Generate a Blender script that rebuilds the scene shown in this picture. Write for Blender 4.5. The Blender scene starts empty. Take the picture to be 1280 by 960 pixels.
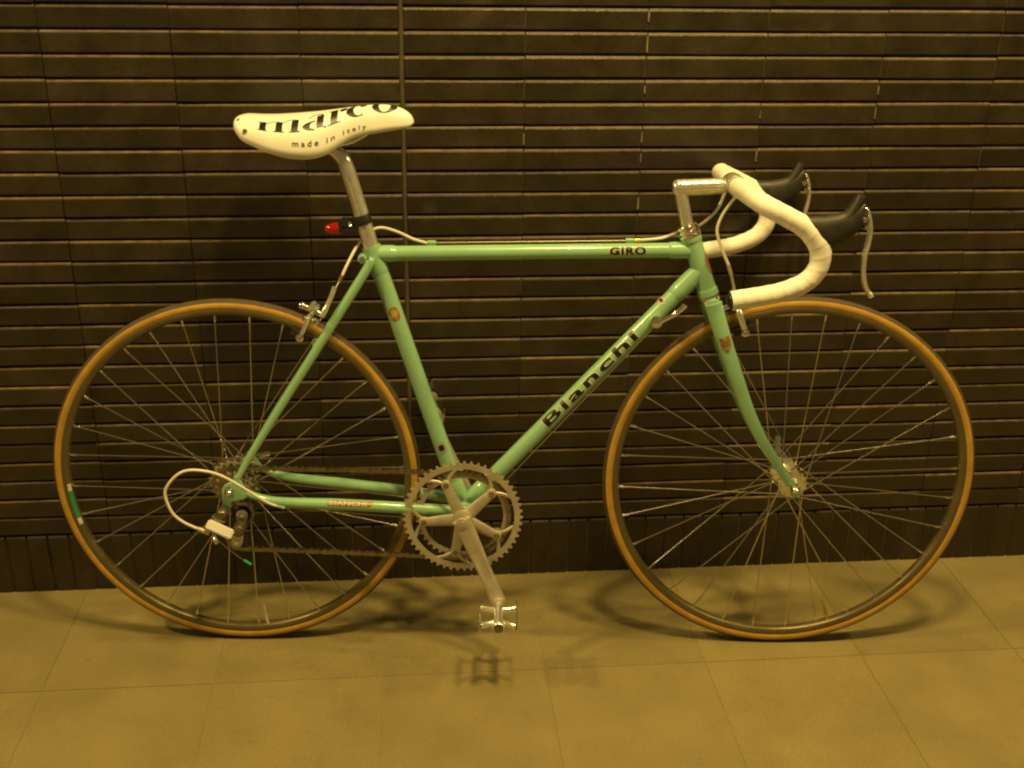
import bpy, bmesh, math, random
from mathutils import Vector, Matrix, Quaternion, noise

random.seed(7)
S = bpy.context.scene
COL = S.collection
R = math.radians

# ------------------------------------------------------------------ camera
cam = bpy.data.cameras.new("camera")
cam.sensor_width = 36.0
cam.lens = 39.73
cam.clip_end = 100.0
cam.clip_start = 0.05
co = bpy.data.objects.new("camera", cam)
COL.objects.link(co)
PIT, YAW, ROL = R(23.1325), R(5.3762), R(0.8413)
fw0 = Vector((math.sin(YAW), math.cos(YAW), 0))
rt0 = Vector((math.cos(YAW), -math.sin(YAW), 0))
fwd = fw0 * math.cos(PIT) - Vector((0, 0, 1)) * math.sin(PIT)
up0 = fw0 * math.sin(PIT) + Vector((0, 0, 1)) * math.cos(PIT)
rt = rt0 * math.cos(ROL) + up0 * math.sin(ROL)
up = -rt0 * math.sin(ROL) + up0 * math.cos(ROL)
m = Matrix((rt, up, -fwd)).transposed().to_4x4()
m.translation = Vector((0.0037, -2.0554, 1.3237))
co.matrix_world = m
S.camera = co

# ------------------------------------------------------------------ light
w = bpy.data.worlds.new("World")
S.world = w
w.use_nodes = True
bg = w.node_tree.nodes["Background"]
bg.inputs[0].default_value = (1.0, 0.74, 0.27, 1)
bg.inputs[1].default_value = 0.105
LAMP = (1.0, 0.72, 0.235)


def lamp(loc, target, power, size):
    l = bpy.data.lights.new("ceiling_lamp", 'AREA')
    l.shape = 'DISK'
    l.size = size
    l.energy = power
    l.color = LAMP
    o = bpy.data.objects.new("ceiling_lamp", l)
    COL.objects.link(o)
    o.location = loc
    d = Vector(target) - Vector(loc)
    o.rotation_euler = d.to_track_quat('-Z', 'Y').to_euler()
    return o


lamp((0.92, -0.92, 3.0), (0.6, -0.5, 0), 32, 0.24)
lamp((-2.3, -0.62, 2.55), (-0.2, -0.55, 0.2), 33, 0.15)
lamp((0.30, -0.98, 3.0), (0.2, -0.5, 0), 34, 0.24)
lamp((3.30, -0.72, 2.9), (1.0, -0.5, 0.2), 26, 0.14)  # unseen extra lamp, added on the right so more spokes flash

S.view_settings.view_transform = 'Standard'
S.view_settings.look = 'None'
S.view_settings.exposure = 0.42
S.view_settings.gamma = 1.0
S.cycles.filter_width = 2.2


# ------------------------------------------------------------------ materials
def mat(name, col, rough=0.5, metal=0.0, var=0.0, vscale=30, bump=0.0, bscale=200, spec=0.5, coat=0.0, stretch=(1, 1, 1)):
    M = bpy.data.materials.new(name)
    M.use_nodes = True
    nt = M.node_tree
    b = nt.nodes["Principled BSDF"]
    b.inputs["Base Color"].default_value = (*col, 1)
    b.inputs["Roughness"].default_value = rough
    b.inputs["Metallic"].default_value = metal
    b.inputs["Specular IOR Level"].default_value = spec
    b.inputs["Coat Weight"].default_value = coat
    b.inputs["Coat Roughness"].default_value = 0.08
    if var or bump:
        tc = nt.nodes.new("ShaderNodeTexCoord")
        mp = nt.nodes.new("ShaderNodeMapping")
        mp.inputs["Scale"].default_value = stretch
        nt.links.new(tc.outputs["Object"], mp.inputs[0])
    if var:
        n = nt.nodes.new("ShaderNodeTexNoise")
        n.inputs["Scale"].default_value = vscale
        n.inputs["Detail"].default_value = 5
        nt.links.new(mp.outputs[0], n.inputs["Vector"])
        mr = nt.nodes.new("ShaderNodeMapRange")
        mr.inputs[1].default_value = 0.3
        mr.inputs[2].default_value = 0.7
        mr.inputs[3].default_value = 1 - var
        mr.inputs[4].default_value = 1 + var
        nt.links.new(n.outputs[0], mr.inputs[0])
        mx = nt.nodes.new("ShaderNodeMix")
        mx.data_type = 'RGBA'
        mx.blend_type = 'MULTIPLY'
        mx.inputs[0].default_value = 1
        mx.inputs[6].default_value = (*col, 1)
        nt.links.new(mr.outputs[0], mx.inputs[7])
        nt.links.new(mx.outputs[2], b.inputs["Base Color"])
        m2 = nt.nodes.new("ShaderNodeMapRange")
        m2.inputs[1].default_value = 0.3
        m2.inputs[2].default_value = 0.7
        m2.inputs[3].default_value = max(0, rough - 0.08)
        m2.inputs[4].default_value = min(1, rough + 0.1)
        nt.links.new(n.outputs[0], m2.inputs[0])
        nt.links.new(m2.outputs[0], b.inputs["Roughness"])
    if bump:
        n2 = nt.nodes.new("ShaderNodeTexNoise")
        n2.inputs["Scale"].default_value = bscale
        n2.inputs["Detail"].default_value = 4
        nt.links.new(mp.outputs[0], n2.inputs["Vector"])
        bp = nt.nodes.new("ShaderNodeBump")
        bp.inputs["Strength"].default_value = bump
        bp.inputs["Distance"].default_value = 0.002
        nt.links.new(n2.outputs[0], bp.inputs["Height"])
        nt.links.new(bp.outputs[0], b.inputs["Normal"])
    return M


def tile_mat(name, col, rough, spread, smudge, bscale, bump, cloud=0.25, cscale=9, speck=0.0):
    """glazed or stone tile: every piece its own shade, cloudy wear in world space"""
    M = mat(name, col, rough)
    nt = M.node_tree
    b = nt.nodes["Principled BSDF"]
    oi = nt.nodes.new("ShaderNodeObjectInfo")
    ge = nt.nodes.new("ShaderNodeNewGeometry")
    n = nt.nodes.new("ShaderNodeTexNoise")
    n.inputs["Scale"].default_value = cscale
    n.inputs["Detail"].default_value = 7
    n.inputs["Roughness"].default_value = 0.62
    nt.links.new(ge.outputs["Position"], n.inputs["Vector"])

    def math_(op, a, bb):
        x = nt.nodes.new("ShaderNodeMath")
        x.operation = op
        for i, v in enumerate((a, bb)):
            if isinstance(v, (int, float)):
                x.inputs[i].default_value = v
            else:
                nt.links.new(v, x.inputs[i])
        return x.outputs[0]
    rnd = math_('MULTIPLY_ADD', oi.outputs["Random"], 2 * spread)
    rnd.node.inputs[2].default_value = 1 - spread
    cl = math_('MULTIPLY_ADD', n.outputs[0], 2 * cloud * 2)
    cl.node.inputs[2].default_value = 1 - 2 * cloud
    k = math_('MULTIPLY', rnd, cl)
    if speck:
        ns = nt.nodes.new("ShaderNodeTexNoise")
        ns.inputs["Scale"].default_value = 520
        ns.inputs["Detail"].default_value = 3
        nt.links.new(ge.outputs["Position"], ns.inputs["Vector"])
        sp_ = math_('MULTIPLY_ADD', ns.outputs[0], 4 * speck)
        sp_.node.inputs[2].default_value = 1 - 2 * speck
        k = math_('MULTIPLY', k, sp_)
        nw = nt.nodes.new("ShaderNodeTexNoise")
        nw.inputs["Scale"].default_value = 23
        nw.inputs["Detail"].default_value = 8
        nw.inputs["Roughness"].default_value = 0.7
        nt.links.new(ge.outputs["Position"], nw.inputs["Vector"])
        mw = nt.nodes.new("ShaderNodeMapRange")
        mw.inputs[1].default_value = 0.58
        mw.inputs[2].default_value = 0.76
        mw.inputs[3].default_value = 1.0
        mw.inputs[4].default_value = 0.78
        nt.links.new(nw.outputs[0], mw.inputs[0])
        k = math_('MULTIPLY', k, mw.outputs[0])
    mx = nt.nodes.new("ShaderNodeMix")
    mx.data_type = 'RGBA'
    mx.blend_type = 'MULTIPLY'
    mx.inputs[0].default_value = 1
    mx.inputs[6].default_value = (*col, 1)
    nt.links.new(k, mx.inputs[7])
    out = mx.outputs[2]
    if spread > 0.1:
        hs = nt.nodes.new("ShaderNodeHueSaturation")
        fr = math_('FRACT', math_('MULTIPLY', oi.outputs["Random"], 37.0), 0)
        hn = math_('MULTIPLY_ADD', math_('ADD', fr, n.outputs[0]), 0.024)
        hn.node.inputs[2].default_value = 0.469
        nt.links.new(hn, hs.inputs["Hue"])
        nt.links.new(out, hs.inputs["Color"])
        out = hs.outputs[0]
    if smudge:
        n3 = nt.nodes.new("ShaderNodeTexNoise")
        n3.inputs["Scale"].default_value = 11
        n3.inputs["Detail"].default_value = 6
        nt.links.new(ge.outputs["Position"], n3.inputs["Vector"])
        mr = nt.nodes.new("ShaderNodeMapRange")
        mr.inputs[1].default_value = 0.66
        mr.inputs[2].default_value = 0.78
        nt.links.new(n3.outputs[0], mr.inputs[0])
        f = math_('MULTIPLY', mr.outputs[0], 0.5)
        m3 = nt.nodes.new("ShaderNodeMix")
        m3.data_type = 'RGBA'
        nt.links.new(f, m3.inputs[0])
        nt.links.new(out, m3.inputs[6])
        m3.inputs[7].default_value = (*smudge, 1)
        out = m3.outputs[2]
    nt.links.new(out, b.inputs["Base Color"])
    n2 = nt.nodes.new("ShaderNodeTexNoise")
    n2.inputs["Scale"].default_value = bscale
    n2.inputs["Detail"].default_value = 5
    nt.links.new(ge.outputs["Position"], n2.inputs["Vector"])
    bp = nt.nodes.new("ShaderNodeBump")
    bp.inputs["Strength"].default_value = bump
    bp.inputs["Distance"].default_value = 0.002
    nt.links.new(n2.outputs[0], bp.inputs["Height"])
    nt.links.new(bp.outputs[0], b.inputs["Normal"])
    mrr = nt.nodes.new("ShaderNodeMapRange")
    mrr.inputs[1].default_value = 0.3
    mrr.inputs[2].default_value = 0.7
    mrr.inputs[3].default_value = rough - 0.1
    mrr.inputs[4].default_value = rough + 0.12
    nt.links.new(n.outputs[0], mrr.inputs[0])
    nt.links.new(mrr.outputs[0], b.inputs["Roughness"])
    return M


M_TILE = tile_mat("brown_glazed_tile", (0.0295, 0.0217, 0.0092), 0.38, 0.22, (0.085, 0.066, 0.034), 160, 0.35, 0.38, 14)
M_PAVE = tile_mat("beige_paving_tile", (0.232, 0.183, 0.073), 0.58, 0.07, None, 420, 0.7, 0.17, 5, 0.34)
M_GROUT = mat("dark_mortar", (0.075, 0.058, 0.032), 0.9, var=0.35, vscale=40, bump=0.5, bscale=300)
M_FGROUT = mat("pale_floor_grout", (0.24, 0.19, 0.077), 0.9, var=0.1, vscale=50)
M_SEAL = mat("brown_sealant", (0.075, 0.055, 0.028), 0.55, var=0.25, vscale=25)
M_LITEDGE = tile_mat("lit_tile_edge", (0.112, 0.080, 0.030), 0.6, 0.35, None, 200, 0.4, 0.75, 34)  # bright lines of overhead light on the tile ledges, put into the colour
M_CHALK = mat("chalky_mortar_bloom", (0.21, 0.17, 0.095), 0.9, var=0.5, vscale=60)
M_CEL = mat("celeste_paint", (0.262, 0.485, 0.285), 0.26, var=0.05, vscale=14, coat=0.6)
M_CHR = mat("polished_chrome", (0.88, 0.86, 0.80), 0.10, 1.0)
M_ALU = mat("satin_aluminium", (0.88, 0.84, 0.76), 0.20, 0.80, var=0.02, vscale=60)
M_BRIGHT = mat("glare_pale_alloy", (0.86, 0.83, 0.76), 0.25, 0.15, coat=0.6)  # polished alloy; its bright reflection is put into this pale colour
M_GALU = mat("grey_matt_aluminium", (0.50, 0.45, 0.34), 0.40, 0.45, var=0.12, vscale=50)
M_DGREY = mat("dark_grey_alloy", (0.16, 0.13, 0.085), 0.32, 0.6, var=0.15, vscale=60)
M_DSTEEL = mat("oily_steel", (0.27, 0.23, 0.16), 0.32, 0.9, var=0.3, vscale=90)
M_SPOKE = mat("stainless_spoke", (0.68, 0.64, 0.54), 0.16, 1.0)
M_RIM = mat("grey_anodised_rim", (0.15, 0.118, 0.055), 0.36, 0.5, var=0.1, vscale=20)
M_TAN = mat("tan_sidewall", (0.47, 0.265, 0.034), 0.5, var=0.14, vscale=45, bump=0.25, bscale=500)
M_TREAD = mat("dark_tread_rubber", (0.070, 0.045, 0.022), 0.7, var=0.2, vscale=60, bump=0.3, bscale=500)
M_WHITE = mat("white_saddle_leather", (0.88, 0.86, 0.80), 0.34, var=0.03, vscale=18, coat=0.25)
M_TAPE = mat("white_bar_tape", (0.88, 0.85, 0.77), 0.55, var=0.06, vscale=40, bump=0.15, bscale=350)
M_HOUS = mat("white_cable_housing", (0.78, 0.73, 0.62), 0.32, var=0.08, vscale=40)
M_WIRE = mat("steel_cable", (0.52, 0.46, 0.36), 0.35, 1.0)
M_BLACK = mat("black_rubber", (0.026, 0.022, 0.014), 0.5, var=0.2, vscale=50, bump=0.12, bscale=300)
M_BPLA = mat("black_plastic", (0.02, 0.018, 0.015), 0.35)
M_INK = mat("black_print", (0.010, 0.010, 0.009), 0.4)
M_OUT = mat("pale_print_outline", (0.70, 0.62, 0.42), 0.45)
M_RED = mat("red_lens", (0.30, 0.004, 0.003), 0.10, coat=1.0)
M_GREEN = mat("green_plastic", (0.02, 0.42, 0.12), 0.35)
M_BRASS = mat("brass_ferrule", (0.75, 0.55, 0.16), 0.25, 1.0)
M_BROWN = mat("brown_ferrule", (0.28, 0.17, 0.07), 0.4, 0.4)
M_ORNG = mat("orange_crest_print", (0.30, 0.15, 0.045), 0.4, var=0.6, vscale=180)
M_GOLD = mat("gold_crest_print", (0.60, 0.45, 0.16), 0.35, 0.4, var=0.3, vscale=260)


# ------------------------------------------------------------------ mesh helpers
def V(*a):
    return Vector(a)


def obj(name, bm, material, parent=None, smooth=True, angle=None):
    me = bpy.data.meshes.new(name)
    bmesh.ops.recalc_face_normals(bm, faces=bm.faces[:])
    if smooth:
        for f in bm.faces:
            f.smooth = True
        lim = R(angle if angle else 38)
        for e in bm.edges:
            if len(e.link_faces) == 2 and e.calc_face_angle(0) > lim:
                e.smooth = False
    bm.to_mesh(me)
    bm.free()
    me.materials.append(material)
    o = bpy.data.objects.new(name, me)
    COL.objects.link(o)
    if parent:
        o.parent = parent
    return o


def catmull(pts, n=8):
    P = [Vector(p) for p in pts]
    out = []
    for i in range(len(P) - 1):
        p0 = P[i - 1] if i > 0 else P[0] * 2 - P[1]
        p1, p2 = P[i], P[i + 1]
        p3 = P[i + 2] if i + 2 < len(P) else P[-1] * 2 - P[-2]
        for k in range(n):
            t = k / n
            out.append(0.5 * ((2 * p1) + (p2 - p0) * t + (2 * p0 - 5 * p1 + 4 * p2 - p3) * t * t + (3 * p1 - p0 - 3 * p2 + p3) * t ** 3))
    out.append(P[-1])
    return out


def frames(P):
    T = []
    for i in range(len(P)):
        a = P[max(i - 1, 0)]
        b = P[min(i + 1, len(P) - 1)]
        T.append((b - a).normalized())
    n = T[0].orthogonal().normalized()
    if abs(T[0].y) < 0.9:
        n = (V(0, 1, 0) - T[0] * T[0].y).normalized()
    F = []
    for i, t in enumerate(T):
        n = (n - t * n.dot(t)).normalized()
        F.append((t, n, t.cross(n)))
    return F


def tube(bm, pts, rad, seg=16, cap=True, sec=None):
    """rad: number, list or function(i,k); sec=(a,b) scales section along the lateral axis / other axis"""
    P = [Vector(p) for p in pts]
    F = frames(P)
    rings = []
    N = len(P)
    for i, p in enumerate(P):
        r = rad(i / (N - 1)) if callable(rad) else (rad[i] if isinstance(rad, (list, tuple)) else rad)
        ra, rb = (r * sec[0], r * sec[1]) if sec else (r, r)
        t, n, b = F[i]
        rings.append([bm.verts.new(p + n * (ra * math.cos(2 * math.pi * k / seg)) + b * (rb * math.sin(2 * math.pi * k / seg))) for k in range(seg)])
    for a, b in zip(rings, rings[1:]):
        for k in range(seg):
            bm.faces.new((a[k], a[(k + 1) % seg], b[(k + 1) % seg], b[k]))
    if cap:
        bm.faces.new(rings[0][::-1])
        bm.faces.new(rings[-1])
    return bm


def lathe(bm, prof, origin, axis, seg=32, closed=False, start=0.0):
    """prof: list of (radius, axial)"""
    o = Vector(origin)
    a = Vector(axis).normalized()
    u = a.orthogonal().normalized()
    v = a.cross(u)
    rings = []
    for r, z in prof:
        if r < 1e-6:
            rings.append([bm.verts.new(o + a * z)])
        else:
            rings.append([bm.verts.new(o + a * z + (u * math.cos(start + 2 * math.pi * k / seg) + v * math.sin(start + 2 * math.pi * k / seg)) * r) for k in range(seg)])
    pairs = list(zip(rings, rings[1:]))
    if closed:
        pairs.append((rings[-1], rings[0]))
    for p, q in pairs:
        for k in range(seg):
            k2 = (k + 1) % seg
            if len(p) == 1 and len(q) == 1:
                continue
            if len(p) == 1:
                bm.faces.new((p[0], q[k2], q[k]))
            elif len(q) == 1:
                bm.faces.new((p[k], p[k2], q[0]))
            else:
                bm.faces.new((p[k], p[k2], q[k2], q[k]))
    return bm


def cyl(bm, a, b, r, seg=16, ch=0.0):
    a, b = Vector(a), Vector(b)
    L = (b - a).length
    if ch:
        return lathe(bm, [(0, 0), (r - ch, 0), (r, ch), (r, L - ch), (r - ch, L), (0, L)], a, b - a, seg)
    return lathe(bm, [(0, 0), (r, 0), (r, L), (0, L)], a, b - a, seg)


def box(bm, c, half, ax=None, bevel=0.0):
    """ax: three axis vectors"""
    c = Vector(c)
    X, Y, Z = ax if ax else (V(1, 0, 0), V(0, 1, 0), V(0, 0, 1))
    b2 = bmesh.new()
    vs = []
    for sx in (-1, 1):
        for sy in (-1, 1):
            for sz in (-1, 1):
                vs.append(b2.verts.new(c + X * (sx * half[0]) + Y * (sy * half[1]) + Z * (sz * half[2])))
    for q in ((0, 1, 3, 2), (4, 6, 7, 5), (0, 4, 5, 1), (2, 3, 7, 6), (0, 2, 6, 4), (1, 5, 7, 3)):
        b2.faces.new([vs[i] for i in q])
    if bevel:
        bmesh.ops.bevel(b2, geom=b2.edges[:], offset=bevel, segments=2, affect='EDGES')
    tmp = bpy.data.meshes.new("tmp")
    b2.to_mesh(tmp)
    b2.free()
    bm.from_mesh(tmp)
    bpy.data.meshes.remove(tmp)
    return bm


def prism(bm, outline, t0, t1):
    """outline: list of (x, z) in the bicycle plane, extruded from lateral t0 to t1"""
    a = [bm.verts.new((x, t0, z)) for x, z in outline]
    b = [bm.verts.new((x, t1, z)) for x, z in outline]
    n = len(a)
    bm.faces.new(a)
    bm.faces.new(b[::-1])
    for i in range(n):
        j = (i + 1) % n
        bm.faces.new((a[i], b[i], b[j], a[j]))
    return bm


def B():
    return bmesh.new()


def empty(name, parent=None, loc=(0, 0, 0)):
    o = bpy.data.objects.new(name, None)
    o.empty_display_size = 0.05
    COL.objects.link(o)
    o.location = loc
    if parent:
        o.parent = parent
    return o


def inst(src, name, parent, mtx):
    o = bpy.data.objects.new(name, src.data)
    COL.objects.link(o)
    o.parent = parent
    o.matrix_local = mtx
    return o


# ------------------------------------------------------------------ pavement
pave = None
bm = B()
box(bm, (0.25, -1.75, -0.0262), (3.2, 1.76, 0.025))
pave = obj("pavement", bm, M_FGROUT, smooth=False)
pave["kind"] = "structure"
pave["label"] = "beige square tile pavement the bicycle stands on"
PX, PY, PX0 = 0.305, 0.33, -0.678


def paver_bm(wx, wy):
    bm = B()
    box(bm, (0, 0, -0.006), (wx / 2 - 0.0008, wy / 2 - 0.0009, 0.006), bevel=0.0005)
    return bm


pv_src = None
far = []
for j in range(10):
    for i in range(-8, 12):
        cx, cy = PX0 + (i + 0.5) * PX, -(j + 0.5) * PY
        if -2 <= i <= 8 and j <= 1:
            mt = Matrix.Translation((cx, cy, random.uniform(-0.0004, 0.0003))) @ Matrix.Rotation(R(random.uniform(-.08, .08)), 4, 'Z')
            if pv_src is None:
                pv_src = obj("paving_tile", paver_bm(PX, PY), M_PAVE, pave, smooth=False)
                pv_src.matrix_local = mt
            else:
                inst(pv_src, "paving_tile", pave, mt)
        else:
            far.append((cx, cy))
bm = B()
for cx, cy in far:
    box(bm, (cx, cy, -0.006), (PX / 2 - 0.0012, PY / 2 - 0.0012, 0.006))
fo = obj("paving_tile_field", bm, M_PAVE, pave, smooth=False)
fo["kind"] = "stuff"

# ------------------------------------------------------------------ tiled wall
bm = B()
box(bm, (0.25, 0.0595, 1.0), (3.2, 0.05, 1.0))
wall = obj("tiled_wall", bm, M_GROUT, smooth=False)
wall["label"] = "dark brown wall of long flat glazed tiles behind the bicycle"
wall["category"] = "wall"
RP = 0.0410                    # row pitch
ZT = 1.1535                    # upper edge of the row numbered nought
TW = 0.218                     # column pitch
TH = 0.0364                    # tile face height
DEP = 0.0095                   # joint depth


def long_tile(L, h=TH):
    """top ledge, sloped upper edge, face, eased underside; origin at the centre of the upper edge"""
    prof = [(DEP, 0), (0.0030, 0), (0.0022, -0.0006), (0.0010, -0.0028), (0.0, -0.0048), (0.0, -h + 0.0012), (0.0010, -h), (DEP, -h)]
    bm = B()
    ends = []
    for sx in (-1, 1):
        ends.append([bm.verts.new((sx * L / 2, y, z)) for y, z in prof])
    n = len(prof)
    for k in range(n - 1):
        bm.faces.new((ends[0][k], ends[0][k + 1], ends[1][k + 1], ends[1][k]))
    bm.faces.ensure_lookup_table()
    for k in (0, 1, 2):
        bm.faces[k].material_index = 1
    bm.faces.new(ends[0][::-1])
    bm.faces.new(ends[1])
    return bm


def soldier_tile(wd, h):
    bm = B()
    prof = [(-wd / 2, DEP), (-wd / 2, 0.0012), (-wd / 2 + 0.0016, 0), (wd / 2 - 0.0016, 0), (wd / 2, 0.0012), (wd / 2, DEP)]
    lo = [bm.verts.new((x, y, -h)) for x, y in prof]
    hi = [bm.verts.new((x, y, -0.004 if y < 0.005 else 0)) for x, y in prof]
    hi2 = [bm.verts.new((x, max(y, 0.003), 0)) for x, y in prof]
    n = len(prof)
    for k in range(n - 1):
        bm.faces.new((lo[k], lo[k + 1], hi[k + 1], hi[k]))
        if hi[k].co != hi2[k].co or hi[k + 1].co != hi2[k + 1].co:
            vs = [hi[k], hi[k + 1], hi2[k + 1], hi2[k]]
            try:
                bm.faces.new(vs)
            except ValueError:
                pass
    bm.faces.new(hi2)
    bmesh.ops.remove_doubles(bm, verts=bm.verts[:], dist=1e-6)
    return bm


XS = -0.006                   # sealant strip
cols = []                     # (centre, length)
J = 0.0026
for k in range(0, 12):
    a, b = XS + k * TW, XS + (k + 1) * TW
    a = a + (0.0052 if k == 0 else J / 2)
    b = b - J / 2
    cols.append(((a + b) / 2, b - a))
xl = XS - 0.175
cols.append(((xl + J / 2 + XS - 0.0052) / 2, (XS - 0.0052) - (xl + J / 2)))
for k in range(0, 10):
    b, a = xl - k * TW, xl - (k + 1) * TW
    cols.append(((a + b) / 2, TW - J))
src = {}
field = B()
for r in range(-20, 25):
    zt = ZT - r * RP
    for cx, L in cols:
        vis = (r >= -1) and (-0.95 < cx < 1.45) and (cx - L / 2 < 1.10 + 0.30 * (1.16 - zt)) and (cx + L / 2 > -0.68 - 0.18 * (1.16 - zt))
        key = round(L, 4)
        dy = random.uniform(-0.0010, 0.0010)
        dz = random.uniform(-0.0008, 0.0008)
        mt = Matrix.Translation((cx, dy, zt + dz)) @ Matrix.Rotation(R(random.uniform(-0.16, 0.16)), 4, 'Y') @ Matrix.Rotation(R(random.uniform(-0.25, 0.25)), 4, 'Z')
        if vis:
            if key not in src:
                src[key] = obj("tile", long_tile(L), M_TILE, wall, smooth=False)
                src[key].data.materials.append(M_LITEDGE)
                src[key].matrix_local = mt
            else:
                inst(src[key], "tile", wall, mt)
        else:
            t = long_tile(L)
            t.transform(mt)
            me = bpy.data.meshes.new("t")
            t.to_mesh(me)
            t.free()
            field.from_mesh(me)
            bpy.data.meshes.remove(me)
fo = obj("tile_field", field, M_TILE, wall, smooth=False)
fo.data.materials.append(M_LITEDGE)
fo["kind"] = "stuff"
bm = B()
for cx, L in cols:
    for r in range(-3, 25):
        zt = ZT - r * RP
        box(bm, (cx + L / 2 + J / 2, 0.0060, zt - TH / 2 - 0.0005), (J / 2 + 0.0004, 0.0034, TH / 2 - 0.001))
fo = obj("mortar_joint", bm, M_GROUT, wall, smooth=False)
fo["kind"] = "stuff"
ZB = ZT - 25 * RP             # top of the upright foot course
bm = B()
box(bm, (0.25, 0.0065, ZB / 2 - 0.003), (3.2, 0.0035, ZB / 2 - 0.004))
obj("mortar_bed", bm, M_GROUT, wall, smooth=False)
s0 = None
field = B()
for k in range(-52, 60):
    cx = XS + 0.0205 + k * 0.0410
    mt = Matrix.Translation((cx, random.uniform(-0.0007, 0.0009), ZB)) @ Matrix.Rotation(R(random.uniform(-0.2, 0.2)), 4, 'Y') @ Matrix.Rotation(R(random.uniform(-0.9, 0.9)), 4, 'Z')
    if -0.86 < cx < 1.40:
        if s0 is None:
            s0 = obj("upright_tile", soldier_tile(0.0372, ZB + 0.0025), M_TILE, wall, smooth=False)
            s0.matrix_local = mt
        else:
            inst(s0, "upright_tile", wall, mt)
    else:
        t = soldier_tile(0.0372, ZB + 0.0025)
        t.transform(mt)
        me = bpy.data.meshes.new("t")
        t.to_mesh(me)
        t.free()
        field.from_mesh(me)
        bpy.data.meshes.remove(me)
fo = obj("upright_tile_field", field, M_TILE, wall, smooth=False)
fo["kind"] = "stuff"
bm = B()
tube(bm, [(XS, 0.0045, ZB + 0.004), (XS, 0.0045, 0.6), (XS, 0.0045, 1.25), (XS, 0.0045, 2.0)], 0.0050, 12, sec=(1.0, 1.0))
obj("sealant_strip", bm, M_SEAL, wall)
# pale mortar bloom standing in some of the upright joints
bm = B()
rb = random.Random(3)
for (k, r0, r1, pr) in ((2, -1, 9, 0.8), (3, 3, 7, 0.7), (4, 3, 6, 0.5), (1, 0, 7, 0.25)):
    for r in range(r0, r1):
        if rb.random() > pr:
            continue
        zt = ZT - r * RP
        h0, h1 = rb.uniform(0.004, 0.014), rb.uniform(0.022, 0.033)
        x = XS + k * TW
        box(bm, (x, 0.0028, zt - (h0 + h1) / 2), (rb.uniform(0.0011, 0.0014), 0.0026, (h1 - h0) / 2))
obj("mortar_bloom", bm, M_CHALK, wall, smooth=False)["kind"] = "stuff"

# ------------------------------------------------------------------ bicycle root (x along, y lateral towards the wall, z up in its own leaning frame)
bike = bpy.data.objects.new("road_bicycle", None)
COL.objects.link(bike)
bike.empty_display_size = 0.2
bike["label"] = "celeste green racing bicycle with white saddle leaning on the dark tiled wall"
bike["category"] = "bicycle"
h, phi = R(-4.6126), R(4.5)
dv = V(math.cos(h), math.sin(h), 0)
n0 = V(-math.sin(h), math.cos(h), 0)
uv = V(0, 0, 1) * math.cos(phi) + n0 * math.sin(phi)
nv = uv.cross(dv)
m = Matrix((dv, nv, uv)).transposed().to_4x4()
m.translation = V(-0.32698, -0.18871, 0.0015)
bike.matrix_world = m

WB = 1.0212
HZ = 0.338
BBX, BBZ = 0.417, 0.280
BBP = V(BBX, 0, BBZ)
SEAT = V(0.2615, 0, 0.7605)
HT = V(0.8095, 0, 0.797)
HB = V(0.8480, 0, 0.693)
hax = (HB - HT).normalized()


def straight(name, a, b, r, material=M_CEL, parent=bike, seg=24, rad=None, n=12):
    bm = B()
    P = [Vector(a).lerp(Vector(b), i / n) for i in range(n + 1)]
    tube(bm, P, rad if rad else r, seg)
    return obj(name, bm, material, parent)


# ------------------------------------------------------------------ frame
TT0, TT1 = V(0.2615, 0, 0.7590), V(0.8135, 0, 0.7715)
DT0, DT1 = V(BBX, 0, BBZ), V(0.8290, 0, 0.7345)
tt = straight("top_tube", TT0, TT1, 0.0132)
dt = straight("down_tube", DT0, DT1, 0.0150)
st = straight("seat_tube", BBP, SEAT + (SEAT - BBP).normalized() * 0.012, 0.0148)
ht = straight("head_tube", HT, HB, 0.0168)


def lug(a, d, r, L, parent, taper=0.004):
    bm = B()
    d = Vector(d).normalized()
    lathe(bm, [(r - taper * 0.2, 0), (r + 0.0016, 0.0), (r + 0.0016, L * 0.72), (r + 0.0011, L * 0.9), (r - 0.0004, L)], a, d, 28)
    return obj("lug", bm, M_CEL, parent)


ud = (DT1 - DT0).normalized()
us = (SEAT - BBP).normalized()
ut = (TT1 - TT0).normalized()
lug(DT1, -ud, 0.0150, 0.062, dt)
lug(TT1, -ut, 0.0132, 0.042, tt)
lug(TT0, ut, 0.0132, 0.040, tt)
lug(SEAT + us * 0.0125, -us, 0.0148, 0.052, st)
lug(BBP, us, 0.0148, 0.058, st)
lug(BBP, ud, 0.0150, 0.060, dt)
for z0, ln in ((0.0, 0.010),):
    for p, dd in ((HT, hax), (HB, -hax)):
        bm = B()
        lathe(bm, [(0.0165, 0), (0.0184, 0.0003), (0.0184, 0.008), (0.0178, 0.011), (0.0166, 0.013)], p, dd, 28)
        obj("lug", bm, M_CEL, ht)
bm = B()
lathe(bm, [(0.0, -0.034), (0.0165, -0.034), (0.0196, -0.033), (0.0200, -0.030), (0.0200, 0.030), (0.0196, 0.033), (0.0165, 0.034), (0, 0.034)], BBP, (0, 1, 0), 32)
bbs = obj("bottom_bracket_shell", bm, M_CEL, bike)
bm = B()
lathe(bm, [(0.0, -0.040), (0.0155, -0.040), (0.0165, -0.0345), (0.0165, 0.0345), (0.0155, 0.040), (0, 0.040)], BBP, (0, 1, 0), 24)
obj("bearing_cup", bm, M_ALU, bbs)

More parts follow.
